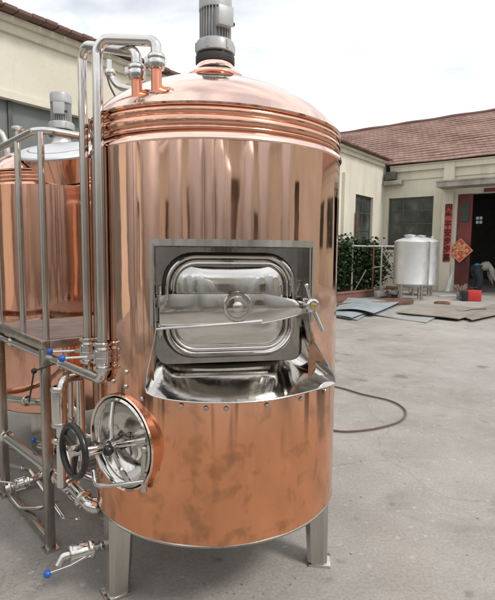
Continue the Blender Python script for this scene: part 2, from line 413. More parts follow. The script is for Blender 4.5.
# chute sheet: inner U on the plate, outer U flaring out over the shell
ZL = P(231, 362, 2.03).z
inner = fillet([loc(-pw, pd+.004, ZT-.004), loc(-pw, pd+.004, ZL), loc(pw, pd+.004, ZL), loc(pw, pd+.004, ZT-.004)], .05, 6)
pxs = [(153.5, 243, .568), (153.5, 285, .568), (155.5, 325, .57), (153, 345, .575), (148, 366, .585), (145.5, 384, .60), (147, 393, .603), (165, 399, .596), (190, 402, .59), (217, 403, .59), (245, 402.3, .59), (272, 399.5, .592), (297, 394.5, .598), (320, 388.5, .61), (332, 384.5, .628), (335.5, 381, .632), (332, 371, .625), (322, 353, .608), (314, 338, .59), (310, 322, .575), (310, 285, .568), (310.5, 243, .568)]
outer = bez([oncyl(q[0], q[1], q[2]+.026) for q in pxs], 6)
def resample(pts, n, keys=None):
    L = [0]
    for a, b in zip(pts[:-1], pts[1:]): L.append(L[-1]+(b-a).length)
    out = []
    for i in range(n):
        t = L[-1]*i/(n-1); k = 0
        while k < len(L)-2 and L[k+1] < t: k += 1
        f = (t-L[k])/max(1e-9, L[k+1]-L[k]); out.append(pts[k].lerp(pts[k+1], f))
    return out
def split3(pts, i0, i1, na, nb): 
    return resample(pts[:i0+1], na)[:-1]+resample(pts[i0:i1+1], nb)[:-1]+resample(pts[i1:], na)
oi0 = min(range(len(outer)), key=lambda i: (outer[i]-oncyl(146, 388, .629)).length); oi1 = min(range(len(outer)), key=lambda i: (outer[i]-oncyl(334.5, 383, .658)).length)
ii0, ii1 = 4, len(inner)-5
A = split3(inner, ii0, ii1, 26, 40); B = split3(outer, oi0, oi1, 26, 40)
rows = []
for t in [i/8 for i in range(9)]:
    row = []
    for a, b in zip(A, B):
        p = a.lerp(b, t); 
        if b.z < 1.22: p.z -= .004*sin(pi*t)
        row.append(p)
    rows.append(row)
ch = MB().grid(rows).build('chute', 'steel_mirror', kettle, T, thick=.003)
MB().tube(B, .0032, 8).build('chute_edge', 'steel_tube', ch, T)

# hatch door
dc_d = pd+.045
den = lambda px, py, d: None
def onplane(px, py, d):
    r = ray(px, py); o = V((0, 0, H)); q = T+nz*d; t = (q-o).dot(nz)/r.dot(nz); return o+r*t
cpt = onplane(231.5, 306, dc_d); cl = cpt-T; DX, DZ = cl.dot(tz), cl.z
hw = abs((onplane(295, 306, dc_d)-onplane(168, 306, dc_d)).dot(tz))/2; hh_ = (onplane(231, 256, dc_d).z-onplane(231, 355, dc_d).z)/2
def rrect(w, h, r, d, n=8, sag=0.):
    pts = []
    for cx, cz, a0 in ((w-r, h-r, 0), (-(w-r), h-r, pi/2), (-(w-r), -(h-r), pi), (w-r, -(h-r), 3*pi/2)):
        for k in range(n+1):
            a = a0+pi/2*k/n; pts.append(loc(DX+cx+r*cos(a), d, DZ+cz+r*sin(a)))
    return pts
door = None
db = MB()
cr_ = [(1.0, pd+.012), (1.0, dc_d-.012), (.975, dc_d-.004), (.95, dc_d-.008), (.90, dc_d-.016), (.86, dc_d-.012), (.80, dc_d-.004), (.6, dc_d+.004), (.35, dc_d+.010), (.0, dc_d+.014)]
rings = []
for s_, d in cr_:
    w, h = hw*s_, hh_*s_
    if s_ == 0: rings.append(None); continue
    k = hw*(1-s_) if s_ > .8 else hw*.2
    w2, h2 = max(.01, hw-(hw*(1-s_))), max(.01, hh_-(hw*(1-s_) if s_ > .55 else hh_*(1-s_)))
    if s_ <= .6: h2 = hh_*s_*.92
    rings.append([db.bm.verts.new(p) for p in rrect(w2, h2, min(.115*s_, h2*.85, w2*.85), d)])
for A_, B_ in zip(rings[:-2], rings[1:-1]):
    n = len(A_)
    for k in range(n): db.bm.faces.new((A_[k], A_[(k+1) % n], B_[(k+1) % n], B_[k]))
db.bm.faces.new(rings[-2])
door = db.build('hatch_door', 'steel_mirror', kettle, T)
rim = MB(); rim.tube(rrect(hw*.985, hh_*.98, .112, dc_d+.002), .0085, 10, closed=True); rim.tube(rrect(hw*.985-.024, hh_*.98-.024, .09, dc_d-.002), .005, 8, closed=True)
rim.build('door_rim', 'steel_tube', door, T)
gk = MB(); gk.tube(rrect(hw*1.02, hh_*1.02, .118, pd+.014), .010, 8, closed=True); gk.build('door_gasket', 'black_rubber', door, T)
# closing arm: wide band bowed over the door, hinge lug at left, clamp at right
def pl(px, py, d): return onplane(px, py, d)
arm = MB(); rows = [[], [], [], []]
for i in range(25):
    t = i/24; px = 160+(306-160)*t; bow = .03*sin(pi*t)+.012
    top = 294 + (0 if t < .7 else 9*((t-.7)/.3)**1.3); bot = 325-3*t - (0 if t < .7 else 10*((t-.7)/.3)**1.3)
    if t < .05: top += 3*(1-t/.05)
    d = dc_d+bow
    rows[0].append(pl(px, top, d)); rows[1].append(pl(px, (top*2+bot)/3, d+.006)); rows[2].append(pl(px, (top+2*bot)/3, d+.006)); rows[3].append(pl(px, bot, d))
ar = arm.grid(rows).build('closing_arm', 'steel_mirror', kettle, T, thick=.004)
e_ = MB(); e_.tube([rows[3][i] for i in range(25)] if rows[3] else [], .005, 8)
e_.tube(bez([pl(156, 329, dc_d+.02), pl(175, 327.5, dc_d+.03), pl(200, 326, dc_d+.045), pl(262, 321, dc_d+.045)], 6), .0062, 8)
e_.build('arm_rod', 'steel_tube', ar, T)
bc = pl(237.5, 307, dc_d+.048)
MB().lathe([(.056, -.006), (.060, .000), (.056, .008), (.046, .008), (.040, .001), (.022, -.001), (.020, .012), (.012, .016), (0, .017)], bc, nz, 40).build('centre_boss', 'steel_mirror', ar, T)
lug = MB()
for q in (301, 329): lug.tube([pl(160, q-6, dc_d-.01), pl(160, q+6, dc_d-.01)], .016, 14); lug.box(pl(157, q, dc_d-.03), (.03, .05, .03), AZM, bev=.004)
lug.tube([pl(160, 286, dc_d-.008), pl(160, 338, dc_d-.008)], .007, 10)
lug.build('hinge', 'steel_brushed', kettle, T)
kc = pl(311, 305, dc_d+.05)
k_ = MB(); k_.lathe([(0, -.06), (.014, -.06), (.014, 0), (.026, .0), (.028, .006), (.028, .024), (.020, .032), (0, .034)], kc, nz, 24)
k_.box(kc-nz*.05, (.05, .03, .05), AZM, bev=.006)
hk = k_.build('clamp', 'steel_tube', kettle, T)
MB().lathe([(.013, .033), (.013, .039), (.006, .040), (.006, .036), (0, .036)], kc, nz, 20).build('clamp_nut', 'brass', hk, T)
h1 = MB(); h1.tube([kc+nz*.01, pl(306.5, 287, dc_d+.07)], .0065, 10); h1.sphere(pl(306.3, 285.5, dc_d+.07), .010)
h1.build('clamp_lever', 'steel_tube', hk, T)
h2 = MB(); h2.tube([kc+nz*.01, pl(323, 331, dc_d+.08)], .009, 12)
h2.build('clamp_lever', 'steel_brushed', hk, T)
# rivets under the chute
for (px, py) in ((113, 381), (125.5, 386.5), (126, 372), (142, 399), (181, 405.5), (206, 408), (226, 408.5), (267, 405), (301, 399), (325, 391)):
    p = oncyl(px, py, R0+.001); a = azof(p)
    MB().lathe([(.0105, -.002), (.0105, .002), (.008, .006), (.004, .008), (0, .0085)], p, V((sin(a), -cos(a), 0)), 14).build('rivet', 'steel_brushed', kettle, T)

# legs: tapered folded steel with foot plates
def leg(px, py, az_r, r, top_s=.118, bot_s=.098):
    a = az_r; c0 = cyl(a, r-.03, 0); 
    mb = MB(); q = [(-1, -1), (1, -1), (1, 1), (-1, 1)]
    rings = []
    ch_ = .22
    prof = []
    for (sx, sy) in q: 
        pass
    oct_ = [(-1, -.6), (-.6, -1), (.6, -1), (1, -.6), (1, .6), (.6, 1), (-.6, 1), (-1, .6)]
    for z, s_, dr in ((.012, bot_s, .0), (.37, top_s, -.012), (.395, top_s, -.012)):
        rings.append([mb.bm.verts.new(cyl(a, r+dr-.02, z)+V((cos(a)*x-sin(-a)*-y*0, 0, 0))*0+V((cos(a)*x+sin(a)*-y, sin(a)*x+cos(a)*y, 0))*(s_/2)) for x, y in oct_])
    for A_, B_ in zip(rings[:-1], rings[1:]):
        for k in range(8): mb.bm.faces.new((A_[k], A_[(k+1) % 8], B_[(k+1) % 8], B_[k]))
    mb.bm.faces.new(rings[-1])
    l_ = mb.build('leg', 'steel_brushed', kettle, T, ang=20)
    MB().box(cyl(a, r-.008, .007), (bot_s+.012, bot_s+.012, .014), a, bev=.003).build('foot_plate', 'steel_tube', l_, T)
aL = azof(G(117, 592)); aR = azof(G(317, 561))
leg(0, 0, aL, .55); leg(0, 0, aR, .545); leg(0, 0, aR+radians(117), .53)

# round side door, left front
SA = azof(oncyl(122, 446, R0)); SA = radians(-38)
sn = V((sin(SA), -cos(SA), 0)); st = V((cos(SA), sin(SA), 0))
SZ = P(113, 446, 1.93).z; SC = T+sn*R0+V((0, 0, SZ))
side = MB().lathe([(.200, -.12), (.200, .000), (.204, .008), (.200, .014), (.195, .012)], SC, sn, 64).build('side_door_collar', 'copper_bright', kettle, T)
MB().lathe([(.195, .012), (.191, .008), (.190, -.03), (.182, -.035)], SC, sn, 64).build('collar_lining', 'steel_mirror', side, T)
sd = MB().lathe([(.186, -.03), (.186, .010), (.178, .016), (.170, .010), (.160, -.015), (.145, -.045), (.12, -.072), (.09, -.090), (.05, -.100), (0, -.104)], SC, sn, 64).build('side_door', 'steel_mirror', kettle, T)
# cut the round opening in the shell where the side door sits
cut = MB().lathe([(0, -.15), (.194, -.15), (.194, .15), (0, .15)], SC, sn, 64).build('cutter', 'copper_shell', kettle, T)
bo = o_shell.modifiers.new('b', 'BOOLEAN'); bo.object = cut; bo.operation = 'DIFFERENCE'; bo.solver = 'EXACT'
bpy.context.view_layer.update(); dg = bpy.context.evaluated_depsgraph_get(); m2 = bpy.data.meshes.new_from_object(o_shell.evaluated_get(dg))
o_shell.modifiers.clear(); print('shell faces', len(o_shell.data.polygons), len(m2.polygons)); 
# the open sheet must stay a sheet: drop any face the cutter left inside
b2 = bmesh.new(); b2.from_mesh(m2)
bmesh.ops.delete(b2, geom=[f for f in b2.faces if f.calc_center_median().xy.length < R0-.012], context='FACES'); b2.to_mesh(m2); b2.free(); print('kept', len(m2.polygons))
o_shell.data = m2; bpy.data.objects.remove(cut)
yk = MB()
for a in (.3, .3+pi/2, .3+pi, .3+3*pi/2):
    e = st*cos(a)+V((0, 0, 1))*sin(a); yk.tube(bez([SC+sn*.005+e*.168, SC+sn*.03+e*.10, SC+sn*.05+e*.02], 5), .011, 10)
yk.lathe([(.03, -.10), (.03, .07), (.016, .08), (.012, .16), (0, .16)], SC, sn, 20)
yk.build('door_yoke', 'steel_tube', sd, T)
for a in (.5, 3.2):
    kb = MB(); kb.sphere(SC+sn*.10+(st*cos(a)+V((0, 0, 1))*sin(a)*.3)*.05, .022); kb.build('lock_knob', 'black_plastic', sd, T)
# handwheel
HWc = P(73.5, 451, 1.86); hn = (HWc-(T+V((0, 0, HWc.z)))).normalized(); hn = V((sin(radians(-45)), -cos(radians(45)), .03)).normalized()
ha, hb, _ = frame_from(hn)
wr = MB(); wr.tube([HWc+(ha*cos(t)+hb*sin(t))*.098 for t in [2*pi*k/40 for k in range(40)]], .013, 12, closed=True)
wheel = wr.build('handwheel', 'black_plastic', kettle, T)
ws = MB()
for k in range(3):
    a = 2*pi*k/3+.5; e = ha*cos(a)+hb*sin(a); ws.tube([HWc+hn*-.01, HWc+e*.10], .009, 10, rs=[.013, .008])
ws.build('wheel_spoke', 'black_plastic', wheel, T)
MB().lathe([(0, -.02), (.024, -.02), (.024, .012), (.012, .018), (0, .018)], HWc, hn, 20).build('wheel_hub', 'steel_tube', wheel, T)
MB().tube([HWc, SC+sn*.06], .011, 12).build('wheel_spindle', 'steel_tube', wheel, T)
# bar handle with hinge post
hp = MB(); hp.tube(bez([P(93, 470, 1.90), P(95, 482, 1.88), P(100, 485.5, 1.865), P(121, 484.5, 1.85), P(144, 481.5, 1.84)], 8), .0085, 12)
hp.build('bar_handle', 'steel_tube', sd, T)
po = oncyl(144.5, 470, R0+.02)
pp = MB(); t0 = oncyl(145, 452, R0+.022); t1 = oncyl(144, 491, R0+.022); pp.tube([t1, t0], .0125, 14); pp.sphere(t0+V((0, 0, .012)), .017)
pp.box((t0+t1)/2-V((sin(azof(po)), -cos(azof(po)), 0))*.012, (.03, .03, .10), azof(po))
pp.build('hinge_post', 'steel_brushed', kettle, T)

# sprayer stubs and unions on the dome
def dome_z(r):
    for (r0, z0), (r1, z1) in zip(dome[:-1], dome[1:]):
        if r1 <= r <= r0: return z0+(z1-z0)*(r0-r)/max(1e-6, r0-r1)
    return 2.37
def stub_at(px, py):
    best = None
    for i in range(200):
        d = 1.9+i*.006; p = P(px, py, d); r = (V((p.x, p.y))-V((T.x, T.y))).length
        if r < .58:
            e = p.z-dome_z(r)
            if e <= 0: return p
    # grazing: take the closest
    cand = [(abs(P(px, py, 1.9+i*.006).z-dome_z(min(.58, (V(P(px, py, 1.9+i*.006)[:2])-V(T[:2])).length))), i) for i in range(200)]
    return P(px, py, 1.9+min(cand)[1]*.006)
S1 = stub_at(156.5, 89); S2 = stub_at(137, 95)

# ------------------------------------------------------------------ vertical pipes with valves
def clamp_(mb, c, ax, r, k=1.):
    mb.lathe([(r*.98, -.014*k), (r*1.45, -.010*k), (r*1.58, -.003*k), (r*1.58, .003*k), (r*1.45, .010*k), (r*.98, .014*k)], c, ax, 28)
def union(mb, c, r):
    mb.lathe([(r, -.030), (r*1.5, -.026), (r*1.72, -.012), (r*1.75, 0), (r*1.6, .006), (r*1.75, .012), (r*1.72, .020), (r*1.4, .030), (r, .034)], c, V((0, 0, 1)), 24)
    mb.box(c+V((-r*1.7, -.006, 0)), (.02, .014, .034), 0, bev=.003)
PR = .0228
def vline(px, py, d): p = P(px, py, d); return p
def butterfly(name_parent, O, c, ax, r, hdir, hl, ball='blue_plastic', up=None, big=1.):
    rt = r; r = r*big
    mb = MB(); mb.lathe([(r, -.06), (r*1.5, -.056), (r*1.5, -.046), (r*1.05, -.040), (r*1.15, -.030), (r*1.42, -.024), (r*1.42, -.004), (r*1.3, -.001), (r*1.3, .001), (r*1.42, .004), (r*1.42, .024), (r*1.15, .030), (r*1.05, .040), (r*1.5, .046), (r*1.5, .056), (r, .06)], c, ax, 32)
    n_ = V(ax).normalized(); a, b_, _ = frame_from(n_)
    for k in range(4):
        t = pi/4+k*pi/2; q = c+(a*cos(t)+b_*sin(t))*r*1.42; mb.tube([q-n_*.028, q+n_*.028], .0045, 8)
    vb = mb.build('valve_body', 'steel_tube', name_parent, O)
    hdir = V(hdir).normalized()
    st_ = MB(); st_.tube([c+hdir*r*.9, c+hdir*r*1.9], .009, 10)
    hb_ = c+hdir*r*1.8; st_.box(hb_, (.022, .022, .016)); e = hb_+(V(up) if up else hdir)*hl
    st_.tube([hb_, e], .0052, 10)
    h = st_.build('lever', 'steel_tube', vb, O)
    kb = MB(); kb.sphere(e, .0155, seg=24); kb.build('ball_grip', ball, h, O)
    return vb
D1, D2 = 2.02, 2.26; PR = .0208; p1 = P(99.8, 200, D1); p2 = P(85, 200, D2)
z1t = P(99, 38.5, D1).z; z2t = P(85, 45, D2).z
zb1 = P(99, 381, D1).z; zb2 = P(84, 372, D2).z
pipeA = thing('steam_riser', 'thicker right polished steel riser arching over to the front stub on the copper dome', 'steel pipe', (p1.x, p1.y, 0), 'polished risers between the vessels')
O = pipeA.location
S1t = S1+V((0, 0, P(155, 62, S1.y).z-S1.z)); q1 = V((S1.x, S1.y, P(152, 41, S1.y).z))
pts = fillet([V((p1.x, p1.y, zb1+.11)), V((p1.x, p1.y, z1t)), q1+V((0, 0, 0)), S1t+V((0, 0, .02))], [.055, .07], 12)
MB().tube(pts, PR, 20).build('tube', 'steel_tube', pipeA, O)
u = MB(); union(u, S1t, PR*.95); u.build('union_nut', 'steel_tube', pipeA, O)
MB().tube([S1+V((0, 0, -.03)), S1t-V((0, 0, .02))], .0205, 18).build('copper_stub', 'copper_stub', pipeA, O)
butterfly(pipeA, O, V((p1.x, p1.y, P(99, 356, D1).z)), (0, 0, 1), PR, (-1, -.15, -.04), .115, big=1.28)
pipeB = thing('steam_riser', 'thinner left polished steel riser arching to the rear stub on the copper dome', 'steel pipe', (p2.x, p2.y, 0), 'polished risers between the vessels')
O = pipeB.location
S2t = S2+V((0, 0, P(136, 72.5, S2.y).z-S2.z)); q2 = V((S2.x, S2.y, P(134, 52, S2.y).z))
pts = fillet([V((p2.x, p2.y, zb2)), V((p2.x, p2.y, z2t)), q2, S2t+V((0, 0, .02))], [.05, .07], 12)
MB().tube(pts, PR*.97, 20).build('tube', 'steel_tube', pipeB, O)
u = MB(); union(u, S2t, PR*.95); u.build('union_nut', 'steel_tube', pipeB, O)
MB().tube([S2+V((0, 0, -.03)), S2t-V((0, 0, .02))], .0205, 18).build('copper_stub', 'copper_stub', pipeB, O)
butterfly(pipeB, O, V((p2.x, p2.y, P(84, 350, D2).z)), (0, 0, 1), PR, (-1, -.3, 0), .12, big=1.28)

# manifold under the deck edge
E1 = V((-.67, .745, 0)).normalized(); E2 = V((E1.y, -E1.x, 0))
man = thing('manifold_pipe', 'long steel header sloping left under the platform edge from the riser elbow', 'steel pipe', (p1.x, p1.y, 0)); O = man.location
m0 = V((p1.x, p1.y, zb1)); m1 = P(6, 339, 2.95)
MB().tube(fillet([V((p1.x, p1.y, zb1+.12)), m0, m1, m1+E1*.6+V((0, 0, .0))], [.045, .05], 10), PR, 20).build('tube', 'steel_tube', man, O)
c_ = MB(); clamp_(c_, V((p1.x, p1.y, zb1+.058)), V((0, 0, 1)), PR)
dd = (m1-m0).normalized(); c_.build('clamp', 'steel_tube', man, O)
for q_ in (.42, 1.15): c_ = MB(); clamp_(c_, m0+dd*q_, dd, PR*.93); c_.build('clamp', 'steel_tube', man, O)
lv = MB(); q = P(34, 371, 2.42); lv.tube([q, P(29, 402, 2.46)], .0045, 8); lv.tube([q, m0+dd*.46], .0045, 8)
lv.build('black_lever', 'black_rubber', man, O)
b__ = MB(); b__.sphere(q, .015); b__.build('ball_grip', 'black_plastic', man, O)

# return pipe with thick strainer body
sp = thing('strainer_pipe', 'upright steel strainer with two clamps and a swan neck beside the black handwheel', 'steel pipe', (*P(61, 430, 2.2)[:2], 0)); O = sp.location
a_ = P(61, 470, 2.2); b_ = P(60.5, 380, 2.2); c2 = P(80, 376, 2.34); d2 = P(86, 392, 2.47)
MB().tube(fillet([V((a_.x, a_.y, .47)), b_, c2, c2-V((0, 0, .42))], [.045, .03], 10), .0205, 18).build('tube', 'steel_tube', sp, O)
x, y = a_.x, a_.y
zz = lambda py: P(61, py, 2.2).z
MB().lathe([(.021, zz(424)), (.033, zz(422)), (.0345, zz(419)), (.0345, zz(393)), (.033, zz(391)), (.021, zz(389))], V((x, y, 0)), seg=32).build('strainer_body', 'steel_tube', sp, O)
for q in (389, 424, 440): c_ = MB(); clamp_(c_, V((x, y, zz(q))), V((0, 0, 1)), .024); c_.build('clamp', 'steel_tube', sp, O)

# lower transfer pipe
lp = thing('transfer_pipe', 'low steel transfer pipe running from far left to the elbow under the copper vessel', 'steel pipe', (*P(40, 462, 2.6)[:2], 0)); O = lp.location
A0 = P(-18, 418, 3.3); A1 = P(2, 434, 3.05); A2 = P(74, 488, 2.33); A3 = P(92, 509, 2.17); A4 = P(106, 508, 2.25)
PR = .028
MB().tube(fillet([A0, A1, A2, A3, A4, A4+V((.05, .05, .12))], [.1, .06, .045, .04], 8), PR, 20).build('tube', 'steel_tube', lp, O)
dd = (A2-A1).normalized()
for q_, a_ in ((A1+dd*.08, dd), (A2-dd*.03, dd), (A2.lerp(A3, .55), (A3-A2).normalized())): c_ = MB(); clamp_(c_, q_, a_, PR); c_.build('clamp', 'steel_tube', lp, O)
butterfly(lp, O, A2-dd*.12, dd, PR, (.1, -1, .15), .12, up=(P(77, 488, 2.05)-(A2-dd*.12)).normalized())
lp2 = thing('transfer_pipe', 'second low steel pipe behind, passing under the platform towards the rear vessel', 'steel pipe', (*P(30, 440, 3.)[:2], 0)); O = lp2.location
B0 = P(-10, 440, 3.6); B1 = P(72, 428, 2.75); B2 = P(92, 470, 2.75)
MB().tube(fillet([B0, P(30, 452, 3.2), P(80, 500, 2.72), P(108, 500, 2.72)], .08, 8), .024, 18).build('tube', 'steel_frame', lp2, O)

for lab_, pp_, r_ in (('middle steel pipe dropping behind the black handwheel towards the floor', [P(-12, 396, 3.5), P(38, 402, 3.05), P(80, 408, 2.85), P(80, 474, 2.75), P(104, 482, 2.7)], .023),
    ('short level steel pipe crossing behind the blue ball of the transfer valve', [P(40, 446, 2.9), P(70, 452, 2.7), P(70, 500, 2.6), P(112, 500, 2.6)], .021),
    ('thin steel line running along the floor behind the corner post', [P(-5, 462, 3.3), P(30, 470, 3.0), P(64, 520, 2.75), P(110, 520, 2.75)], .012),
    ('upright steel branch pipe just right of the strainer', [P(71, 376, 2.5), P(71, 430, 2.5), P(88, 436, 2.5), P(110, 436, 2.5)], .014)):
    o_ = thing('transfer_pipe', lab_, 'steel pipe', (pp_[1].x, pp_[1].y, 0)); O_ = o_.location
    MB().tube(fillet(pp_, .06, 8), r_, 14).build('tube', 'steel_tube', o_, O_)
    for a_, b_, t_ in ((0, 1, .8), (1, 2, .5), (2, 3, .3)):
        dd = (pp_[b_]-pp_[a_]).normalized(); c_ = MB(); clamp_(c_, pp_[a_].lerp(pp_[b_], t_), dd, r_); c_.build('clamp', 'steel_tube', o_, O_)
mv = thing('branch_valve', 'small steel valve with blue ball lever on the pipe left of the strainer', 'valve', P(38, 447, 2.9)); mv.location.z = 0
butterfly(mv, mv.location, P(52, 449, 2.8), (P(70, 452, 2.7)-P(40, 446, 2.9)).normalized(), .021, (0, -.2, 1), .10, up=(-.9, -.3, .3))
# far left valve at floor level
fv = thing('floor_valve', 'steel butterfly valve with clamps low at far left beside the skid beam', 'valve', (*P(20, 484, 2.75)[:2], 0)); O = fv.location
a_ = P(8, 488, 2.72); b_ = P(38, 478, 2.78); dd = (b_-a_).normalized()
butterfly(fv, O, P(20, 484, 2.75), dd, .023, (-.3, -.8, .5), .16, ball='steel_tube', up=(-1, .15, .02))
MB().tube(fillet([a_-dd*.01, b_, P(46, 466, 2.95)], .05, 8), .020, 16).build('tube', 'steel_tube', fv, O)
MB().tube(fillet([P(16, 488, 2.75)-dd*.02, P(10, 496, 2.75), P(20, 508, 2.72), P(40, 508, 2.68), P(58, 500, 2.75)], .04, 6), .013, 12).build('branch_tube', 'steel_frame', fv, O)

# drain valve by the left leg
dv = thing('drain_valve', 'steel drain valve with blue ball lever standing out from the left kettle leg', 'valve', (*P(82, 551, 2.1)[:2], 0)); O = dv.location
a_ = P(70, 554.5, 2.08); b_ = P(106, 544, 2.16); dd = (b_-a_).normalized()
for q_ in (P(72, 554, 2.085), P(91, 548.5, 2.12)): mb = MB(); clamp_(mb, q_, dd, .027); mb.build('clamp', 'steel_tube', dv, O)
mb = MB(); mb.lathe([(.018, -.045), (.036, -.04), (.041, -.02), (.041, .02), (.036, .04), (.018, .045)], P(82, 551, 2.1), dd, 28)
mb.box(P(82, 551, 2.1), (.045, .045, .05), .3, bev=.006); mb.build('valve_body', 'steel_tube', dv, O)
mb = MB(); mb.tube([P(70, 554.5, 2.08), P(92, 548, 2.12), b_], .014, 14, rs=[.021, .02, .010]); mb.lathe([(.02, -.03), (.024, -.03), (.024, -.022), (.014, -.016), (.012, .01), (0, .01)], b_, dd, 16)
mb.tube(fillet([b_-V((0, 0, 0)), b_+dd*.02, b_+dd*.02+V((0, 0, .05))], .02), .010, 10); mb.build('tube', 'steel_brushed', dv, O)
mb = MB(); mb.tube([P(86, 557, 2.06), P(70, 566, 2.03), P(50, 573, 2.0)], .0055, 10); mb.tube([P(82, 551, 2.1), P(84, 558, 2.06)], .009, 10)
lv = mb.build('lever', 'steel_tube', dv, O)
mb = MB(); mb.sphere(P(47.5, 574, 2.0), .0175, seg=24); mb.build('ball_grip', 'blue_plastic', lv, O)
mb = MB(); mb.tube(fillet([P(70, 554.5, 2.08), P(63, 556.5, 2.07), P(58, 566, 2.05)], .02), .018, 14); mb.build('outlet', 'steel_tube', dv, O)

# small spray line and cable behind the dome
cl_ = thing('spray_line', 'short bent steel line with a ball joint and thin black cable behind the dome', 'steel pipe', (*P(112, 85, 2.95)[:2], 0)); O = cl_.location
mb = MB(); mb.tube(bez([P(109, 70, 2.7), P(113, 80, 2.7), P(120, 87, 2.68), P(133, 90, 2.66)], 8), .017, 14); mb.sphere(P(110, 73, 2.7), .028); mb.tube([P(109, 60, 2.7), P(109, 72, 2.7)], .014, 12)
mb.build('tube', 'steel_tube', cl_, O)
mb = MB(); mb.tube(bez([P(107, 76, 2.68), P(110, 86, 2.66), P(115, 96, 2.62), P(118, 101, 2.58), P(110, 108, 2.62)], 6), .005, 6); mb.build('cable', 'black_rubber', cl_, O)

# ------------------------------------------------------------------ work platform between the vessels
D0 = P(44, 340, 2.45); D0.z = 0; DZt = P(46, 340, 2.45).z
plat = thing('work_platform', 'steel framed operator platform with grey deck and tubular railing between the two copper vessels', 'platform', D0); O = plat.location
L1, L2 = .76, 1.5
aE = atan2(E1.y, E1.x)
mb = MB(); mb.box(D0+E1*L1/2+E2*L2/2+V((0, 0, DZt-.008)), (L1-.01, L2-.01, .014), aE); mb.build('deck', 'deck', plat, O)
mb = MB()
for k in range(2): mb.box(D0+E1*L1/2+E2*(L2*k)+V((0, 0, DZt-.024)), (L1+.04, .04, .044), aE, bev=.003)
for k in range(2): mb.box(D0+E1*(L1*k)+E2*L2/2+V((0, 0, DZt-.0245)), (.04, L2-.041, .043), aE, bev=.003)
mb.build('deck_frame', 'steel_frame', plat, O)
for (i, j) in ((0, 0), (1, 0), (0, 1), (1, 1)):
    mb = MB(); mb.box(D0+E1*L1*i+E2*L2*j+V((0, 0, (DZt-.047)/2+.003)), (.044, .044, DZt-.052), aE, bev=.004); p_ = mb.build('post', 'steel_frame', plat, O)
    MB().box(D0+E1*L1*i+E2*L2*j+V((0, 0, .004)), (.075, .075, .008), aE).build('foot_plate', 'steel_tube', p_, O)
mb = MB(); mb.box(D0+E1*(L1*.5)+V((0, 0, .05)), (L1*1.0-.05, .035, .04), aE, bev=.003); mb.box(D0+E1*(L1+.9)+V((0, 0, .05)), (1.7, .035, .04), aE, bev=.003)
mb.box(D0+E1*L1+E2*.72+V((0, 0, .05)), (.035, 1.4, .038), aE, bev=.003); mb.build('skid_beam', 'steel_frame', plat, O)
ZR = P(42, 129, 2.45).z
ra = D0+V((0, 0, ZR)); rb = D0+E1*(L1+.9)+V((0, 0, ZR)); rc = D0+E2*L2+V((0, 0, ZR))
mb = MB(); mb.tube(fillet([rb, ra, rc], .09, 10), .0185, 16); mb.build('handrail', 'steel_tube', plat, O)
for p_ in (D0+E1*.02+E2*.02, D0+E1*.31, D0+E1*.74, D0+E1*1.62, D0+E2*.5, D0+E2*1.1, D0+E1*.76+E2*1.1):
    mb = MB(); zt_ = ZR-.01 ; mb.tube([V((p_.x, p_.y, DZt-.004)), V((p_.x, p_.y, zt_))], .0165, 14); mb.build('railing_post', 'steel_tube', plat, O)
mb = MB(); mb.box(D0+E1*(L1+.45)+E2*.0+V((0, 0, DZt-.024)), (.88, .039, .043), aE, bev=.003); mb.build('side_beam', 'steel_frame', plat, O)

# ------------------------------------------------------------------ rear copper vessel
T2 = P(64, 200, 4.02); T2.z = 0
k2 = thing('brewing_kettle', 'second copper brewing vessel behind the platform railing with tilted steel lid and motor', 'brewing vessel', T2)
pr = [(R0-.01, .37), (R0, .375)]+[(R0, z) for z in (.6, .9, 1.2, 1.5, 1.8)]+[(R0, 2.0), (R0+.004, 2.006), (R0-.02, 2.035)]
bm2 = MB(); rows = []
for z in (.40, .5, .7, .9, 1.1, 1.3, 1.5, 1.7, 1.9, 2.013):
    rows.append([T2+V(((R0+.002*sin(7*a+z)+.0015*sin(13*a))*cos(a), (R0+.002*sin(7*a+z)+.0015*sin(13*a))*sin(a), z)) for a in [2*pi*k/120 for k in range(121)]])
bm2.grid(rows).build('shell', 'copper_far', k2, T2)
MB().lathe([(R0, .40), (R0-.01, .39), (.1, .30), (0, .30)], T2, seg=64).build('bottom', 'steel_frame', k2, T2)
pr = [(R0, 2.013), (R0-.014, 2.034)]
for (z0, r, h) in ((2.035, .008, .022), (2.060, .012, .026), (2.088, .010, .020)):
    for k in range(7):
        t = k/6*pi; pr.append((R0-.018+r*sin(t)*1.25, z0+h/2-h/2*cos(t)))
MB().lathe(pr, T2, seg=96).build('ring_trim', 'copper_trim', k2, T2)
MB().lathe([(r, z+.01) for r, z in dome]+[(0, 2.386)], T2, seg=96).build('dome', 'copper_bright', k2, T2)
# tilted steel lid ring
lc = P(60, 149, 3.62); ln = V((-.05, -.40, 1)).normalized()
ld = MB(); ld.lathe([(.285, -.03), (.300, -.026), (.305, -.014), (.300, -.004), (.285, .0), (.275, .004), (.20, .012), (.10, .02), (0, .022)], lc, ln, 64)
lid = ld.build('lid', 'steel_satin', k2, T2)
MB().lathe([(.27, -.028), (.27, -.07), (.25, -.20)], lc, ln, 48).build('lid_neck', 'copper_trim', k2, T2)
la, lb, _ = frame_from(ln)
MB().tube([lc+ln*.006+(la*cos(t)+lb*sin(t))*.215 for t in [2*pi*k/48 for k in range(48)]], .008, 8, closed=True).build('lid_rim', 'steel_frame', lid, T2)
mc = P(61, 110, 4.02); zb_ = P(61, 137, 4.02).z
MB().lathe([(.10, 2.37), (.07, 2.42), (.07, zb_+.002)], V((mc.x, mc.y, 0)), seg=32).build('agitator_collar', 'steel_satin', k2, T2)
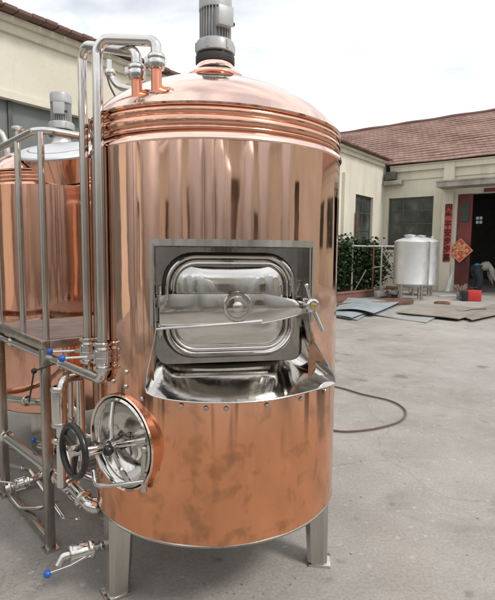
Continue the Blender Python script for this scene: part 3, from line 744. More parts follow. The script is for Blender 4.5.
motor(V((mc.x, mc.y, 0)), zb_, .078, k2, T2, .2)
for k in range(3):
    a = k*2*pi/3+.4; MB().box(T2+V((cos(a)*.45, sin(a)*.45, .19)), (.1, .1, .38), a, bev=.01).build('leg', 'steel_brushed', k2, T2)
# tee valve and swan neck on the rear vessel's dome
tv = thing('vent_tee', 'small steel tee vent poking up left of the rear motor above the handrail', 'vent', (*P(17, 140, 3.9)[:2], 2.2)); O = tv.location
mb = MB(); mb.tube([P(17, 175, 3.9), P(17.3, 130, 3.9)], .017, 14); mb.lathe([(0, -.02), (.04, -.02), (.05, -.008), (.05, .0), (.03, .012), (0, .014)], P(17, 128, 3.9), V((0, 0, 1)), 24); mb.build('stem', 'steel_tube', tv, O)
sn_ = thing('vent_bend', 'short curved steel bend at far left edge above the handrail', 'steel pipe', (*P(0, 150, 3.8)[:2], 2.1)); O = sn_.location
mb = MB(); mb.tube(bez([P(-22, 170, 3.8), P(-18, 142, 3.8), P(-6, 131, 3.8), P(3, 136, 3.8), P(7, 152, 3.8), P(7, 175, 3.8)], 8), .024, 16); mb.build('tube', 'steel_tube', sn_, O)

# ------------------------------------------------------------------ the workshop buildings
Q0 = G(450, 291); fd = V((cos(.657), -sin(.657), 0))       # facade runs right and nearer
if fd.x < 0: fd = -fd
wd = V((sin(.657), cos(.657), 0))                            # wing wall runs away to the right
r382 = ray(382, 290)
# corner: point on the facade line seen at column 382
t_ = (r382.x*Q0.y-Q0.x)/(fd.x-r382.x*fd.y); K = Q0+fd*t_; K.z = 0
fn = V((fd.y, -fd.x, 0)); 
if fn.y > 0: fn = -fn                                                              # facade normal towards the yard
wn = V((-wd.y, wd.x, 0))
if wn.x < 0: wn = -wn
def hit(px, py, o, n, u):
    r = ray(px, py); t = (o-V((0, 0, H))).dot(n)/r.dot(n); q = V((0, 0, H))+r*t; return (q-o).dot(u), q.z
def fh(px, py, out=0.): return hit(px, py, K+fn*out, fn, fd)
def wh(px, py, out=0.): return hit(px, py, K+wn*out, wn, -wd)
FE = (fh(440, 163)[1]+fh(485, 157)[1])/2                                           # eaves height
WE = (wh(20, 15)[1]+wh(160, 72)[1]+wh(370, 160)[1])/3
def fpt(u, out, z): return K+fd*u+fn*out+V((0, 0, z))
def wpt(u, out, z): return K-wd*u+wn*out+V((0, 0, z))
def walls(mb, pt, u0, u1, z1, holes, th=.35):
    """wall with real openings: pieces between sorted holes (u0,u1,z0,z1)"""
    hs = sorted(holes); cur = u0
    def blk(a, b, z0, zz1):
        if b-a < .002 or zz1-z0 < .002: return
        pts = [pt(a, 0, z0), pt(b, 0, z0), pt(b, -th, z0), pt(a, -th, z0)]; mb.prism(pts, (0, 0, zz1-z0))
    for (a, b, z0, zz1) in hs:
        blk(cur, a, 0, z1); blk(a, b, 0, z0); blk(a, b, zz1, z1); cur = b
    blk(cur, u1, 0, z1)
def window(parent, O, pt, rect, nx, nz_, nm='window'):
    a, b, z0, z1 = rect; fr = MB()
    def bar(ua, ub, za, zb, d0=-.16, d1=-.10): fr.prism([pt(ua, d1, za), pt(ub, d1, za), pt(ub, d0, za), pt(ua, d0, za)], (0, 0, zb-za))
    w = .06
    bar(a, a+w, z0, z1); bar(b-w, b, z0, z1); bar(a+w, b-w, z0, z0+w); bar(a+w, b-w, z1-w, z1)
    for i in range(1, nx): u = a+(b-a)*i/nx; bar(u-.022, u+.022, z0+w, z1-w, -.155, -.105)
    for i in range(1, nz_): z = z0+(z1-z0)*i/nz_; bar(a+w, b-w, z-.02, z+.02, -.15, -.11)
    f = fr.build(nm, 'window_frame', parent, O, smooth=False)
    gl = MB(); gl.prism([pt(a+.03, -.127, z0+.03), pt(b-.03, -.127, z0+.03), pt(b-.03, -.137, z0+.03), pt(a+.03, -.137, z0+.03)], (0, 0, z1-z0-.06)); gl.build('pane', 'glass', f, O, smooth=False)
    sl = MB(); sl.prism([pt(a-.08, .07, z0-.09), pt(b+.08, .07, z0-.09), pt(b+.08, -.10, z0-.09), pt(a-.08, -.10, z0-.09)], (0, 0, .087)); sl.build('sill', 'plaster', f, O, smooth=False)
    return f
# facade
fac = thing('workshop', 'cream workshop with red clay tile roof, barred window and open red door across the yard', 'building', K); O = K.copy()
w1 = (fh(388.3, 210)[0], fh(433.2, 210)[0], fh(388, 250)[1], fh(410, 197.3)[1])
dl = fh(455.5, 240)[0]; dz = fh(470, 193.5)[1]; dr = dl+6.4
w2 = (dr+2.2, dr+6.2, w1[2], w1[3]); w3 = (dr+8, dr+12, w1[2], w1[3])
mb = MB(); walls(mb, fpt, -6, dr+16, FE-.25, [w1, (dl, dr, 0, dz), w2, w3]); mb.build('wall', 'plaster', fac, O, smooth=False)
for w in (w1, w2, w3): window(fac, O, fpt, w, 3, 4)
# cornice in three steps
mb = MB()
U1 = dr+16.2
for (z0, z1, o_) in ((FE-.62, FE-.50, .05), (FE-.50, FE-.27, .02), (FE-.27, FE-.06, .16), (FE-.06, FE, .22)):
    mb.prism([fpt(.24, o_, z0), fpt(U1, o_, z0), fpt(U1, .003, z0), fpt(.24, .003, z0)], (0, 0, z1-z0-.002))
mb.build('cornice', 'plaster', fac, O, smooth=False)
pa, pb = fh(442, 240)[0], fh(452.5, 240)[0]
for a in (pa, dr+.5, dr+7):
    mb = MB(); b = a+(pb-pa); mb.prism([fpt(a, .20, 0), fpt(b, .20, 0), fpt(b, .004, 0), fpt(a, .004, 0)], (0, 0, FE-.07)); mb.build('pilaster', 'plaster', fac, O, smooth=False)
# tiled roof
RD, RH = 6.2, 0
zr = None
ridge = hit(440, 119.5, K-fn*RD, fn, fd)[1]
def roofz(o_): return FE+.02+(ridge-FE)*(-o_+.35)/(RD+.35)
bm = bmesh.new(); uvl = bm.loops.layers.uv.new('UVMap'); U0 = -14.; nr = 19
# stepped tile courses
Ls = sqrt((RD+.35)**2+(ridge-FE)**2)
for i in range(nr):
    o0 = .35-(RD+.35)*i/nr; o1 = .35-(RD+.35)*(i+1)/nr; z0 = roofz(o0)+.045; z1 = roofz(o1)+.005
    ncol = 60
    for (ya, za, yb, zb_, va, vb) in ((o0, z0, o1, z1, Ls*i/nr, Ls*(i+1)/nr-.01), (o0, z0-.045, o0, z0, Ls*i/nr, Ls*i/nr+.03)):
        for c in range(ncol):
            ua = U0+(U1-U0)*c/ncol; ub = U0+(U1-U0)*(c+1)/ncol
            q = [(ua, ya, za), (ub, ya, za), (ub, yb, zb_), (ua, yb, zb_)]
            vs = [bm.verts.new(fpt(a, b, c_+.012*sin(a*1.9+i)) - O) for a, b, c_ in q]
            f = bm.faces.new(vs)
            for l, (uu, vv) in zip(f.loops, ((ua, va), (ub, va), (ub, vb), (ua, vb))): l[uvl].uv = (uu, vv)
me = bpy.data.meshes.new('roof'); bm.to_mesh(me); bm.free(); me.materials.append(M['roof_tiles']); ro = bpy.data.objects.new('roof', me); C.objects.link(ro); ro.parent = fac
mb = MB(); mb.tube([fpt(U0+.5*i, -RD, ridge+.04+.02*sin(i*1.3)) for i in range(int((U1-U0)/.5))], .11, 8); mb.build('ridge_cap', 'roof_tiles', ro, O)
mb = MB(); mb.prism([fpt(U0, -RD, ridge-.01), fpt(U1, -RD, ridge-.01), fpt(U1, -RD-6, FE), fpt(U0, -RD-6, FE)], (0, 0, -.1)); mb.build('rear_slope', 'roof_tiles', ro, O, smooth=False)
mb = MB(); mb.prism([fpt(-6, -.36, FE-.3), fpt(U1-.2, -.36, FE-.3), fpt(U1-.2, -12, FE-.3), fpt(-6, -12, FE-.3)], (0, 0, -.1))
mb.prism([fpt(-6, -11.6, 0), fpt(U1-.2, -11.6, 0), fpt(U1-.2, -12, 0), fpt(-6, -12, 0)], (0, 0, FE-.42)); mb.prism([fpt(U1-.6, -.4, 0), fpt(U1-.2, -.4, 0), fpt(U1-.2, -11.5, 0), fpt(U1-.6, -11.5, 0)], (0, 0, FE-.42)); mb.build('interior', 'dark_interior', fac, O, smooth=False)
# lit window at the back of the hall
a, z = hit(476, 222, K-fn*11.5, fn, fd)
mb = MB()
for i in range(2):
    for j in range(2):
        mb.prism([fpt(a+i*.2, -11.5, z+j*.25-.1), fpt(a+i*.2+.14, -11.5, z+j*.25-.1), fpt(a+i*.2+.14, -11.58, z+j*.25-.1), fpt(a+i*.2, -11.58, z+j*.25-.1)], (0, 0, .17))
mm, nt, b = mat('daylit_pane'); b.inputs['Base Color'].default_value = (.1, .1, .1, 1); b.inputs['Emission Color'].default_value = (.5, .58, .6, 1); b.inputs['Emission Strength'].default_value = .3; M['daylit'] = mm
mb.build('back_window', 'daylit', fac, O, smooth=False)
# canopy slab
ca, cz0 = fh(437, 187.5, 1.0); cz1 = fh(437, 182.5, 1.0)[1]; 
mb = MB(); mb.prism([fpt(ca, 1.1, cz0), fpt(dr+.8, 1.1, cz0), fpt(dr+.8, .21, cz0), fpt(ca, .21, cz0)], (0, 0, cz1-cz0)); cn = mb.build('canopy', 'canopy_concrete', fac, O, smooth=False)
mb = MB(); mb.prism([fpt(ca-.02, 1.13, cz1), fpt(dr+.8, 1.13, cz1), fpt(dr+.8, .21, cz1), fpt(ca-.02, .21, cz1)], (0, 0, .05)); mb.build('drip_course', 'canopy_concrete', cn, O, smooth=False)
# red sliding door leaf, with a green panel near its top
d1 = fh(470.5, 240, -.05)[0]
mb = MB(); mb.prism([fpt(dl+.02, -.10, .03), fpt(d1, -.10, .03), fpt(d1, -.18, .03), fpt(dl+.02, -.18, .03)], (0, 0, dz-.06)); rd = mb.build('door_leaf', 'red_paint', fac, O, smooth=False)
mb = MB(); za, zb_ = fh(462, 222, -.1)[1], fh(462, 203, -.1)[1]; mb.prism([fpt(dl+.15, -.06, za), fpt(d1-.12, -.06, za), fpt(d1-.12, -.098, za), fpt(dl+.15, -.098, za)], (0, 0, zb_-za)); mb.build('door_panel', 'green_paint', rd, O, smooth=False)
mb = MB(); mb.box(fpt(d1-.1, -.07, 1.3), (.04, .05, .25), atan2(fd.y, fd.x)); mb.build('handle', 'rust', rd, O)
sg = fh(484, 191, .02); sg2 = fh(495, 186.5, .02)[1]
mb = MB(); mb.prism([fpt(sg[0], .03, dz+.02), fpt(sg[0]+2.6, .03, dz+.02), fpt(sg[0]+2.6, .006, dz+.02), fpt(sg[0], .006, dz+.02)], (0, 0, cz0-dz-.05)); o_ = mb.build('door_banner', 'red_paint', None, fpt(sg[0], 0, dz), smooth=False)
tag(o_, 'faded dark red paper banner pasted under the canopy over the doorway', 'banner')

# paper couplet and diamond (writing)
def text_mesh(s, size, material, name):
    cu = bpy.data.curves.new(name, 'FONT'); cu.body = s; cu.size = size; cu.align_x = 'CENTER'; cu.align_y = 'CENTER'; cu.extrude = .004; cu.resolution_u = 4; cu.offset = size*.018
    ob = bpy.data.objects.new(name+'_tmp', cu); C.objects.link(ob)
    dg = bpy.context.evaluated_depsgraph_get(); me = bpy.data.meshes.new_from_object(ob.evaluated_get(dg)); bpy.data.objects.remove(ob); me.materials.clear(); me.materials.append(M[material]); return me
def facebasis(u, n): return Matrix((u, V((0, 0, 1)), n)).transposed().to_4x4()
ba, bz0 = fh(443.4, 262, .22)[0], fh(447, 262, .22)[1]; bb, bz1 = fh(451.2, 235, .22)[0], fh(447, 204, .22)[1]; ba = fh(443.8, 235, .22)[0]
ban = thing('couplet_banner', 'tall narrow red paper couplet with black brush characters on the pillar beside the red door', 'banner', fpt((ba+bb)/2, .21, bz0))
O = ban.location.copy()
mb = MB(); nn_ = 10; rows = [[fpt(u, .214+.012*sin(i*1.1)*(u-ba)/(bb-ba), bz0+(bz1-bz0)*i/nn_) for u in (ba, (ba+bb)/2, bb)] for i in range(nn_+1)]
mb.grid(rows).build('paper', 'red_paper', ban, O, thick=.004)
txt = '四季平安步步高'; hz = (bz1-bz0)/len(txt)
for i, chh in enumerate(txt):
    me = text_mesh(chh, (bb-ba)*1.0, 'ink', 'character'); ob = bpy.data.objects.new('character', me); C.objects.link(ob); ob.parent = ban
    mw = facebasis(fd, fn); mw.translation = fpt((ba+bb)/2, .236, bz1-hz*(i+.5))-O; ob.matrix_local = mw @ Matrix.Diagonal((1, hz*.95/((bb-ba)*.95), 1, 1))
# scuffed white paper patch above the couplet
ga, gz = fh(460, 250.5, .05); r_ = abs(fh(460, 238, .0)[1]-fh(460, 263, .0)[1])/2
dm = thing('door_diamond', 'orange and gold diamond blessing paper hung beside the couplet, overlapping the red door', 'paper decoration', fpt(ga, .02, gz)); O = dm.location.copy()
mb = MB(); mb.prism([fpt(ga-r_, .03, gz), fpt(ga, .03, gz+r_), fpt(ga+r_, .03, gz), fpt(ga, .03, gz-r_)], fn*.01); mb.build('paper', 'red_paper', dm, O, smooth=False)
mb = MB(); 
for k in range(4):
    a, b = [(ga-r_*.93, gz), (ga, gz+r_*.93), (ga+r_*.93, gz), (ga, gz-r_*.93)][k], [(ga, gz+r_*.93), (ga+r_*.93, gz), (ga, gz-r_*.93), (ga-r_*.93, gz)][k]
    mb.tube([fpt(a[0], .045, a[1]), fpt(b[0], .045, b[1])], .018, 6)
for k in range(7):
    a = 2*pi*k/7; mb.lathe([(0, 0), (r_*.13, 0), (r_*.11, .006), (0, .008)], fpt(ga+cos(a)*r_*.52, .042, gz+sin(a)*r_*.52), fn, 10)
mb.build('gold_ornament', 'gold_paper', dm, O)
me = text_mesh('福', r_*.85, 'gold_paper', 'character'); ob = bpy.data.objects.new('character', me); C.objects.link(ob); ob.parent = dm
mw = facebasis(fd, fn); mw.translation = fpt(ga, .05, gz)-O; ob.matrix_local = mw
# torn poster leaning at pillar foot
la_, lz = fh(448.5, 294, .5)
ps = MB(); qq = [fh(445.5, 294, .45), fh(449.5, 295, .45), fh(453.5, 271, .3), fh(450, 276, .3)]
ps.prism([fpt(a, .45 if i < 2 else .3, max(.01, z)) for i, (a, z) in enumerate(qq)], fn*.01)
o_ = ps.build('torn_poster', 'white_paper', None, fpt(qq[0][0], .4, 0), smooth=False); tag(o_, 'torn white and blue paper leaning at the foot of the pillar', 'poster')

# wing along the left
wing = thing('factory_wing', 'long cream factory wing on the left with grey shutter band and stepped cornice', 'building', wpt(10, 0, 0)); O = wing.location.copy()
ww = (wh(372.5, 220)[0], wh(355, 220)[0], wh(364, 247)[1], wh(363, 195.5)[1])
ua = wh(100, 150)[0]; zs_ = (wh(5, 97)[1]+wh(70, 115)[1])/2
sh = (ua, 26., .0, zs_)
mid = [(x_, x_+1.5, ww[2], ww[3]) for x_ in (5.2, 8.8)]
mid = [q for q in mid if q[1] < ua-.5 and q[0] > ww[1]+.5]
mb = MB(); walls(mb, wpt, .0, 52, WE-.1, [ww, sh, (34, 37, 0, 3.4), (42, 45, 1, 3.4)]+mid); mb.build('wall', 'plaster', wing, O, smooth=False)
for w in [ww]+mid: window(wing, O, wpt, w, 2, 3)
mb = MB()
uo = sh[0]
nsl = 40
for i in range(6):
    u0_ = sh[0]+(sh[1]-sh[0])*i/6; u1_ = sh[0]+(sh[1]-sh[0])*(i+1)/6
    mb = MB(); mb.prism([wpt(u0_+.02, -.12, .01), wpt(u1_-.02, -.12, .01), wpt(u1_-.02, -.17, .01), wpt(u0_+.02, -.17, .01)], (0, 0, zs_-.02)); pn = mb.build('shutter_panel', 'shutter', wing, O, smooth=False)
    mb = MB(); mb.prism([wpt(u0_-.04, -.08, .01), wpt(u0_+.04, -.08, .01), wpt(u0_+.04, -.119, .01), wpt(u0_-.04, -.119, .01)], (0, 0, zs_-.02)); mb.build('seam_strip', 'window_frame', pn, O, smooth=False)
mb = MB(); mb.prism([wpt(sh[0], .06, zs_-.01), wpt(sh[1], .06, zs_-.01), wpt(sh[1], .003, zs_-.01), wpt(sh[0], .003, zs_-.01)], (0, 0, .12)); mb.build('lintel', 'plaster', wing, O, smooth=False)
mb = MB()
ub_ = 52.
zc = [wh(42, 45)[1]-WE, wh(42, 32)[1]-WE]
zA_ = wh(0, 21)[1]; zB_ = wh(0, 30.5)[1]
for (z0, z1, o_) in ((zB_, zA_-.002, .07), (zA_, WE-.03, .17)):
    mb.prism([wpt(.25, o_, z0), wpt(ub_, o_, z0), wpt(ub_, .003, z0), wpt(.25, .003, z0)], (0, 0, z1-z0))
mb.build('cornice', 'plaster', wing, O, smooth=False)
# overlapping edge tiles along the eaves
mb = MB(); u_ = .3
while u_ < 52:
    mb.box(wpt(u_, .06, WE+.02+.01*sin(u_*7)), (.24, .62, .07), atan2(-wd.y, -wd.x)+random.uniform(-.03, .03), bev=.015); u_ += .25
mb.build('eaves_tiles', 'roof_tiles', wing, O)
mb = MB(); mb.prism([wpt(0, -.36, WE-.14), wpt(52, -.36, WE-.14), wpt(52, -9, WE-.14), wpt(0, -9, WE-.14)], (0, 0, .1)); mb.prism([wpt(30, -.5, 0), wpt(50, -.5, 0), wpt(50, -.7, 0), wpt(30, -.7, 0)], (0, 0, 4)); mb.build('roof_slab', 'canopy_concrete', wing, O, smooth=False)
for a in (wh(344, 220)[0], wh(118, 80)[0], wh(172, 90)[0]):
    mb = MB(); mb.prism([wpt(a-.25, .12, 0), wpt(a+.25, .12, 0), wpt(a+.25, .004, 0), wpt(a-.25, .004, 0)], (0, 0, WE-1.0)); mb.build('pilaster', 'plaster', wing, O, smooth=False)
u0_ = wh(128, 80)[0]
for i in range(3):
    a = u0_-.0-i*1.3; mb = MB(); mb.box(wpt(a, .16, WE-.62), (.22, .2, .32), atan2(-wd.y, -wd.x), bev=.02); mb.build('bracket', 'plaster', wing, O, smooth=False)
# downpipe and floodlight near the corner
mb = MB(); a = wh(344, 230)[0]-.9; mb.tube([wpt(a, .1, .1), wpt(a, .1, wh(343, 210)[1])], .05, 10); o_ = mb.build('drainpipe', 'rust', None, wpt(a, .1, 0)); tag(o_, 'thin rusty drainpipe on the cream wing wall behind the shrub', 'drainpipe')
fa, fz = fh(379, 181, .25)
fl = thing('wall_lamp', 'small dark floodlight on a grey box bracket in the corner under the eaves', 'lamp', fpt(fa, .1, fz)); O = fl.location.copy()
mb = MB(); mb.box(fpt(.45, .25, fz-.15), (.75, .45, .18), atan2(fd.y, fd.x), bev=.02); mb.build('bracket', 'canopy_concrete', fl, O)
mb = MB(); mb.box(fpt(.35, .28, fz+.16), (.42, .3, .36), atan2(fd.y, fd.x), bev=.04); mb.build('lamp_head', 'window_frame', fl, O)

# ------------------------------------------------------------------ yard clutter
def steel_tank(name, label, base, R, z0, z1, grp):
    t = thing(name, label, 'steel tank', base, grp); b = V(base); O = b
    MB().lathe([(0, z0-.16), (R*.3, z0-.14), (R*.85, z0-.05), (R, z0), (R+.006, z0+.02), (R, z0+.04), (R, z1-.04), (R+.006, z1-.02), (R, z1), (R*.8, z1+.07), (R*.35, z1+.15), (0, z1+.17)], b, seg=48).build('body', 'steel_satin', t, O)
    MB().lathe([(.16, z1+.11), (.17, z1+.18), (.19, z1+.19), (.19, z1+.215), (.02, z1+.24), (0, z1+.24)], b+V((-.12, -.1, 0)), seg=24).build('manhole', 'steel_satin', t, O)
    MB().lathe([(.05, z1+.05), (.05, z1+.17), (.08, z1+.18), (.08, z1+.2), (0, z1+.2)], b+V((.35, .0, 0)), seg=16).build('nozzle', 'steel_satin', t, O)
    for k in range(4):
        a = k*pi/2+.6; mb = MB(); mb.tube([b+V((cos(a)*R*.8, sin(a)*R*.8, .0)), b+V((cos(a)*R*.8, sin(a)*R*.8, z0+.02))], .045, 10); mb.build('leg', 'steel_brushed', t, O)
    MB().tube([b+V((0, 0, .25)), b+V((0, 0, z0-.1))], .05, 12).build('drain', 'steel_brushed', t, O)
    return t
bt = G(415, 301.5); dT = bt.y+.75; c_ = P(412, 250, dT); Rt = (P(429, 270, dT).x-P(394.8, 270, dT).x)/2
steel_tank('storage_tank', 'nearer squat grey steel tank on legs before the barred window', (c_.x, c_.y, 0), Rt, P(415, 285, dT-Rt).z, P(415, 241.5, dT-.2).z, 'satin steel tanks by the workshop')
dT2 = dT+1.75; c_ = P(422.5, 250, dT2); steel_tank('storage_tank', 'further squat grey steel tank half hidden behind the nearer one by the pillar', (c_.x, c_.y, 0), (P(437.8, 270, dT2).x-P(407.5, 270, dT2).x)/2, P(424, 286, dT2-1).z, P(424, 241.5, dT2-.2).z, 'satin steel tanks by the workshop')
# sheets on the ground, each a warped plate
def sheet(label, quad, z, material, th=.02, sag=.0, name='metal_sheet', n=12, grp='metal sheets lying in the yard'):
    a, b, c, d = [G(*q, z) for q in quad]; mb = MB(); rows = []
    for i in range(n+1):
        s_ = i/n; row = []
        for k in range(n+1):
            t = k/n; p = a.lerp(b, s_).lerp(d.lerp(c, s_), t); p.z = z+sag*sin(pi*s_)*(1-.6*t)+.012*sin(5*s_+3*t+z*40); row.append(p)
        rows.append(row)
    ob = mb.grid(rows).build(name, material, None, tuple(a), thick=th); ob['group'] = grp; return tag(ob, label, 'metal sheet', grp)
sheet('pale blue sheet stack, wide arched top sheet beside the copper vessel', [(334, 309), (374, 313), (400, 301.5), (348, 298)], .11, 'sheet_blue', .012, .05)
sheet('lower pale blue sheet under the arched one, flat on the ground', [(330, 316), (357, 319.5), (384, 306), (345, 304)], .03, 'sheet_blue', .015, .02)
sheet('narrow white blue offcut nearest the copper vessel edge', [(326, 313), (352, 318), (372, 310), (345, 308)], .07, 'sheet_blue', .012, .02)
sheet('grey flat sheet in the middle of the yard before the tank', [(369, 314), (426, 322), (446, 313), (390, 306)], .03, 'sheet_grey', .02, .0)
sheet('long brown flat sheet reaching toward the red door', [(396, 312), (459, 319), (494, 309), (420, 303)], .07, 'sheet_brown', .02, .02)
sheet('dark edged brown sheet at the right edge of the yard', [(456, 313), (472, 320), (520, 309), (492, 304)], .07, 'sheet_brown', .02, .0)
mb = MB(); mb.box(G(368, 304, .08), (3.6, .12, .12), .5, bev=.01); mb.box(G(362, 301, .08), (3.2, .1, .1), .35, bev=.01); o_ = mb.build('timber_props', 'wood_dark', None, tuple(G(366, 303)), smooth=False); tag(o_, 'dark timbers propping up the pale blue sheets', 'timber')
# brick kerb of the planter
k0 = G(338, 300); k1 = G(378, 295.5); dk = (k1-k0); mb = MB(); mb.box((k0+k1)/2+V((0, 0, .10)), (dk.length+.6, .22, .20), atan2(dk.y, dk.x), bev=.02); mb.box((k0+k1)/2+V((0, 0, .22)), (dk.length+.7, .27, .05), atan2(dk.y, dk.x), bev=.01)
o_ = mb.build('planter_kerb', 'brick', None, tuple(k0), smooth=False); tag(o_, 'low red brick planter kerb in front of the green shrubs', 'kerb')
# shrubs
def shrub(label, base, rx, ry, h, nl, seed):
    rnd = random.Random(seed); t = thing('shrub', label, 'shrub', base, 'shrubs against the wing wall'); b = V(base); O = b
    st_ = MB(); tips = []
    for k in range(14):
        a = rnd.uniform(0, 2*pi); q = V((cos(a)*rx*rnd.uniform(.2, .95), sin(a)*ry*rnd.uniform(.2, .95), h*rnd.uniform(.45, .98))); p0 = b+V((q.x*.15, q.y*.15, 0))
        pts = bez([p0, b+V((q.x*.5, q.y*.5, q.z*.55)), b+q], 4); st_.tube(pts, .02, 5, rs=[.03-.02*i/(len(pts)-1) for i in range(len(pts))])
        for i in range(3): tips.append(pts[int(len(pts)*rnd.uniform(.3, .98))])
        tips.append(b+q)
    st_.build('stem', 'bark', t, O)
    lm = MB()
    for i in range(nl):
        c = rnd.choice(tips)+V((rnd.gauss(0, .17), rnd.gauss(0, .17), rnd.gauss(0, .17)))
        if c.z < .05: c.z = .1
        d = V((rnd.uniform(-1, 1), rnd.uniform(-1, 1), rnd.uniform(-.6, .6))).normalized(); a, bb_, _ = frame_from(d)
        L = rnd.uniform(.09, .19); w = L*.36; tilt = rnd.uniform(-1, 1); s_ = a*cos(tilt)+bb_*sin(tilt)
        lm.poly([c, c+d*L*.5+s_*w, c+d*L, c+d*L*.5-s_*w])
    lm.build('foliage', 'leaf', t, O, smooth=False, fixn=False)
g1 = G(347, 296); g2 = G(361, 294.5); g3 = G(370, 293.5)
shrub('tall dark green shrub at the left of the planter beside the copper vessel', (g1.x, g1.y+.4, 0), .75, .6, P(347, 240, g1.y).z, 4200, 1)
shrub('middle green shrub behind the rusty rack with drooping leaves', (g2.x, g2.y+.3, 0), .8, .6, P(360, 243, g2.y).z, 4200, 2)
shrub('right hand lower green shrub next to the rusty rack post', (g3.x, g3.y+.3, 0), .6, .5, P(369, 250, g3.y).z, 3000, 3)
# pipe rack
rk = thing('pipe_rack', 'rusty tubular rack with top rail and diagonal brace before the shrubs', 'rack', G(374, 296)); O = rk.location.copy(); dR = O.y
def rp(px, py, dd_=0.): return P(px, py, dR+dd_)
mb = MB(); mb.tube([rp(351, 246), rp(395, 246.5)], .035, 8); rail = mb.build('top_rail', 'sheet_grey', rk, O)
for px in (353, 374, 382): mb = MB(); q = rp(px, 242); mb.tube([V((q.x, q.y, 0)), q], .032, 8); mb.build('upright', 'rust' if px == 374 else 'sheet_grey', rk, O)
for (a, b) in (((382, 250), (396, 274)), ((396, 268), (378, 292)), ((372, 268), (384, 266)), ((355, 290), (366, 270))): mb = MB(); mb.tube([rp(*a), rp(*b)], .022, 8); mb.build('brace', 'sheet_brown', rk, O)
# scrap under the rack and tank
for i in range(16):
    px = random.uniform(374, 398); q = G(px, random.uniform(294, 298.5)); mb = MB(); L = random.uniform(.15, .6); mb.box(q+V((0, 0, .05+random.uniform(0, .25))), (L, random.uniform(.05, .2), random.uniform(.05, .22)), random.uniform(0, 3), bev=.01)
    o_ = mb.build('scrap_piece', random.choice(['rust', 'wood_dark', 'sheet_brown', 'sheet_grey']), None, tuple(q)); tag(o_, 'rusty scrap piece heaped between the rack and the grey steel tank', 'scrap', 'scrap heap by the rack')
# red tool case
rb_ = G(473, 301.5); 
tb = thing('tool_case', 'bright red tool case with black end on the ground by the doorway', 'tool case', rb_); O = rb_.copy()
sx = (P(483, 300, rb_.y).x-P(469.5, 300, rb_.y).x); hz_ = P(475, 290.5, rb_.y).z
mb = MB(); mb.box(rb_+V((.08, .2, hz_/2)), (sx, .35, hz_), -.1, bev=.03); mb.build('case', 'red_plastic', tb, O)
mb = MB(); mb.box(rb_+V((.08-sx/2-.09, .2, hz_*.48)), (.19, .34, hz_*.9), -.1, bev=.02); mb.build('end_panel', 'black_plastic', tb, O)
mb = MB(); q = rb_+V((.08, .2, hz_)); mb.tube(fillet([q+V((-.15, 0, 0)), q+V((-.13, 0, .08)), q+V((.13, 0, .08)), q+V((.15, 0, 0))], .03), .012, 8); mb.build('handle', 'black_plastic', tb, O)
mb = MB(); q = G(463, 299.5); mb.box(q+V((0, 0, .12)), (.35, .3, .24), .3, bev=.03); mb.tube([q+V((-.2, 0, .1)), q+V((-.5, .2, .08)), q+V((-.8, .1, .1))], .03, 8); o_ = mb.build('power_tool', 'sheet_grey', None, tuple(q)); tag(o_, 'small grey power tool lying left of the red tool case', 'power tool')
mb = MB(); q = G(442, 305.5); mb.lathe([(.1, .0), (.22, .02), (.24, .08), (.2, .12), (.12, .10)], q, seg=20); o_ = mb.build('coil', 'rust', None, tuple(q)); tag(o_, 'small rusty coil lying on the brown sheet', 'wire coil')
mb = MB(); mb.tube(bez([G(455, 310, .08), G(463, 311.5, .08), G(474, 309.5, .08), G(486, 309, .08)], 6), .02, 6); o_ = mb.build('cable', 'black_rubber', None, tuple(G(470, 310))); tag(o_, 'short dark cable lying on the brown sheet', 'cable')
# dried plant by the door
mb = MB(); rnd = random.Random(5); q = G(460, 294)
for i in range(60):
    d = V((rnd.uniform(-1, 1), rnd.uniform(-.5, .5), rnd.uniform(.3, 1.4)))*.3; mb.tube([q, q+d*.6+V((0, 0, .05)), q+d*1.0], .01, 4)
o_ = mb.build('dry_weed', 'tarp', None, tuple(q)); tag(o_, 'dry straw coloured weeds at the foot of the red door', 'weeds')
# hose loop on the concrete
hz2 = .014
hp_ = [G(300, 381, hz2), G(337, 387, hz2), G(362, 394, hz2), G(388, 400, hz2), G(401, 406, hz2), G(406, 413, hz2), G(400, 421, hz2), G(380, 427.5, hz2), G(355, 431, hz2), G(334, 430.5, hz2), G(300, 424, hz2)]
mb = MB(); mb.tube(bez(hp_, 10), .0085, 10); o_ = mb.build('cable', 'cable_brown', None, tuple(G(400, 410))); tag(o_, 'thin dark cable looping over the concrete right of the copper vessel', 'cable')
# pebbles and grit
for i in range(70):
    px, py = random.choice([(random.uniform(345, 495), random.uniform(330, 598)), (random.uniform(140, 300), random.uniform(575, 600)), (random.uniform(0, 45), random.uniform(560, 600))]); q = G(px, py); s_ = random.uniform(.003, .009)
    mb = MB(); mb.sphere(q+V((0, 0, s_*.4)), s_, (1, random.uniform(.6, 1), .6), seg=6); o_ = mb.build('pebble', 'sheet_grey', None, tuple(q), ); tag(o_, 'tiny grey pebble on the bare concrete yard', 'pebble', 'pebbles on the yard')

